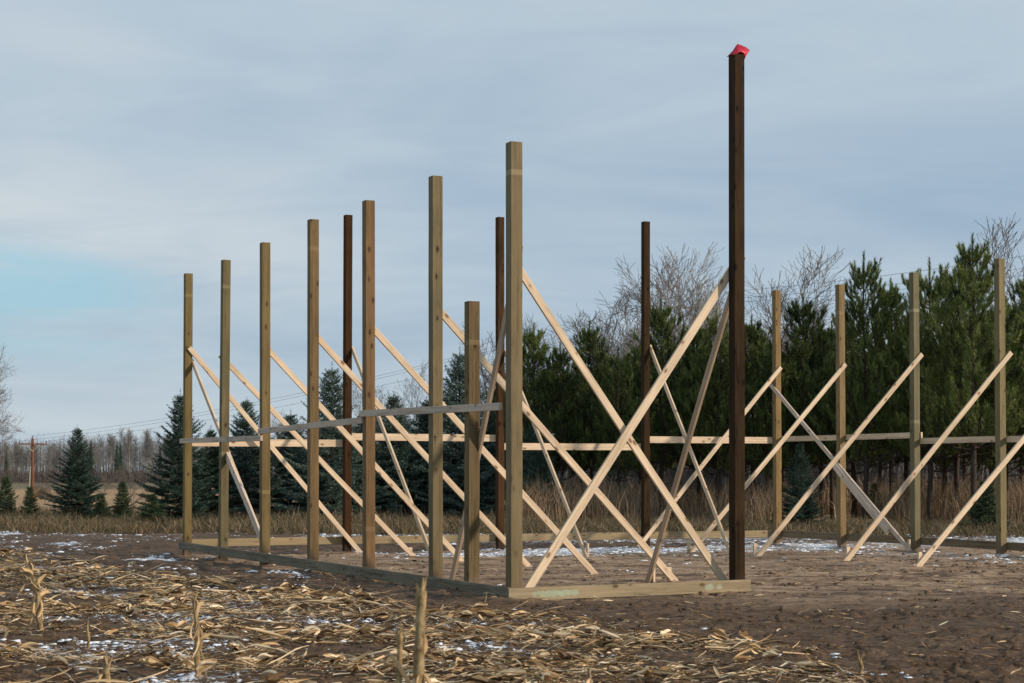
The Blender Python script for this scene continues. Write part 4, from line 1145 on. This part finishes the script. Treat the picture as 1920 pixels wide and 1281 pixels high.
# standing stubble
M_STALK = bark_mat('corn_stalk_skin', (0.12, 0.075, 0.035), (0.46, 0.33, 0.17), 14, 9)
def cornstalk(px, Yd, H, rad, lean, seed, label, leaves=3, twin=None):
    r_ = np.random.default_rng(seed); x = pxw(px, Yd); z0 = float(ground_z(np.array([x]), np.array([Yd]))[0])
    root = empty('corn_stalk', (x, Yd, z0)); tag(root, label, 'corn stalk', 'standing corn stubble')
    stems = [(0, lean, H, rad)] + ([twin] if twin else [])
    for (dx, ln, h, rd) in stems:
        mb = MB(); n = 12; pts = []; rads = []
        for i in range(n + 1):
            t = i / n; pts.append(np.array((dx + ln * t + .006 * math.sin(t * 9 + seed), .004 * math.cos(t * 7), -.04 + (h + .04) * t))); rads.append(rd * (1.25 - .35 * t) * (1.14 if i % 4 == 0 else 1))
        mb.tube(pts, rads, 8)
        # split, frayed top
        for k in range(3):
            an = k * 2.1 + seed; q = pts[-1] + np.array((math.cos(an), math.sin(an), 0)) * rd * .5
            mb.tube([pts[-1] - np.array((0, 0, .02)), q + np.array((math.cos(an) * rd * .8, 0, r_.uniform(.02, .07)))], [rd * .6, rd * .12], 4)
        mb.build('stem', M_STALK, root)
        if .4 < h < .7:      # dry leaf bent over the broken tip
            V, F = leaf_tpl(r_, .16, .034, 1.2, .3, 1.5, n=9, curl=0); V[:, 0] -= V[:, 0].min()
            V = np.stack([V[:, 0] * .35, V[:, 1], .02 + V[:, 0] * .3 - V[:, 0] ** 2 * 4.6], -1) + pts[-1] - np.array((.01, 0, .02))
            mesh_obj('leaf', V, F, M_HUSK, root)
        for k in range(leaves):
            V, F = leaf_tpl(r_, r_.uniform(.14, .28) * min(1, h / .45), r_.uniform(.022, .045), 1.1, .8, 3.0, n=9, curl=0)
            V[:, 0] += V[:, 0].max() if V[:, 0].min() < 0 else 0
            pit = r_.uniform(1.0, 1.45) * (1 if r_.random() < .35 else -1); c, s = math.cos(pit), math.sin(pit)
            V = V @ np.array([[c, 0, s], [0, 1, 0], [-s, 0, c]]); yaw = r_.random() * 6.28; c, s = math.cos(yaw), math.sin(yaw)
            V = V @ np.array([[c, s, 0], [-s, c, 0], [0, 0, 1]]); tt = r_.uniform(.35, .8)
            V = V + np.array((dx + ln * tt, 0, h * tt)) + np.array((math.cos(yaw), math.sin(yaw), 0)) * rd * .8
            V[:, 2] = np.maximum(V[:, 2], .0)
            mesh_obj('leaf', V, F, M_HUSK, root)
    return root
cornstalk(78, 17.0, .46, .022, -.04, 1, 'tall split dry corn stalk leaning at the far left', 8, twin=(.0, -.10, .64, .010))
cornstalk(374, 13.4, .58, .018, -.03, 2, 'upright corn stalk with hanging brown leaf left of centre foreground', 8)
cornstalk(168, 15.6, .22, .012, -.01, 3, 'short thin corn stub between the two taller stalks', 1)
cornstalk(200, 12.9, .15, .024, .01, 4, 'thick short corn stub at the bottom edge', 2)
cornstalk(788, 8.0, 1.0, .023, .0, 5, 'tall pale double corn stalk closest to the camera in the middle', 7, twin=(-.075, -.02, .80, .013))
cornstalk(906, 20.0, .17, .006, .03, 6, 'small dark broken stub in front of the near corner post', 0)
cornstalk(1100, 12.7, .12, .012, .02, 7, 'short curled stub among the husks at the bottom edge', 2)
cornstalk(1612, 13.4, .12, .016, .0, 8, 'low broken stub on the bare soil at the bottom right', 1)
print('objects', len(bpy.data.objects))
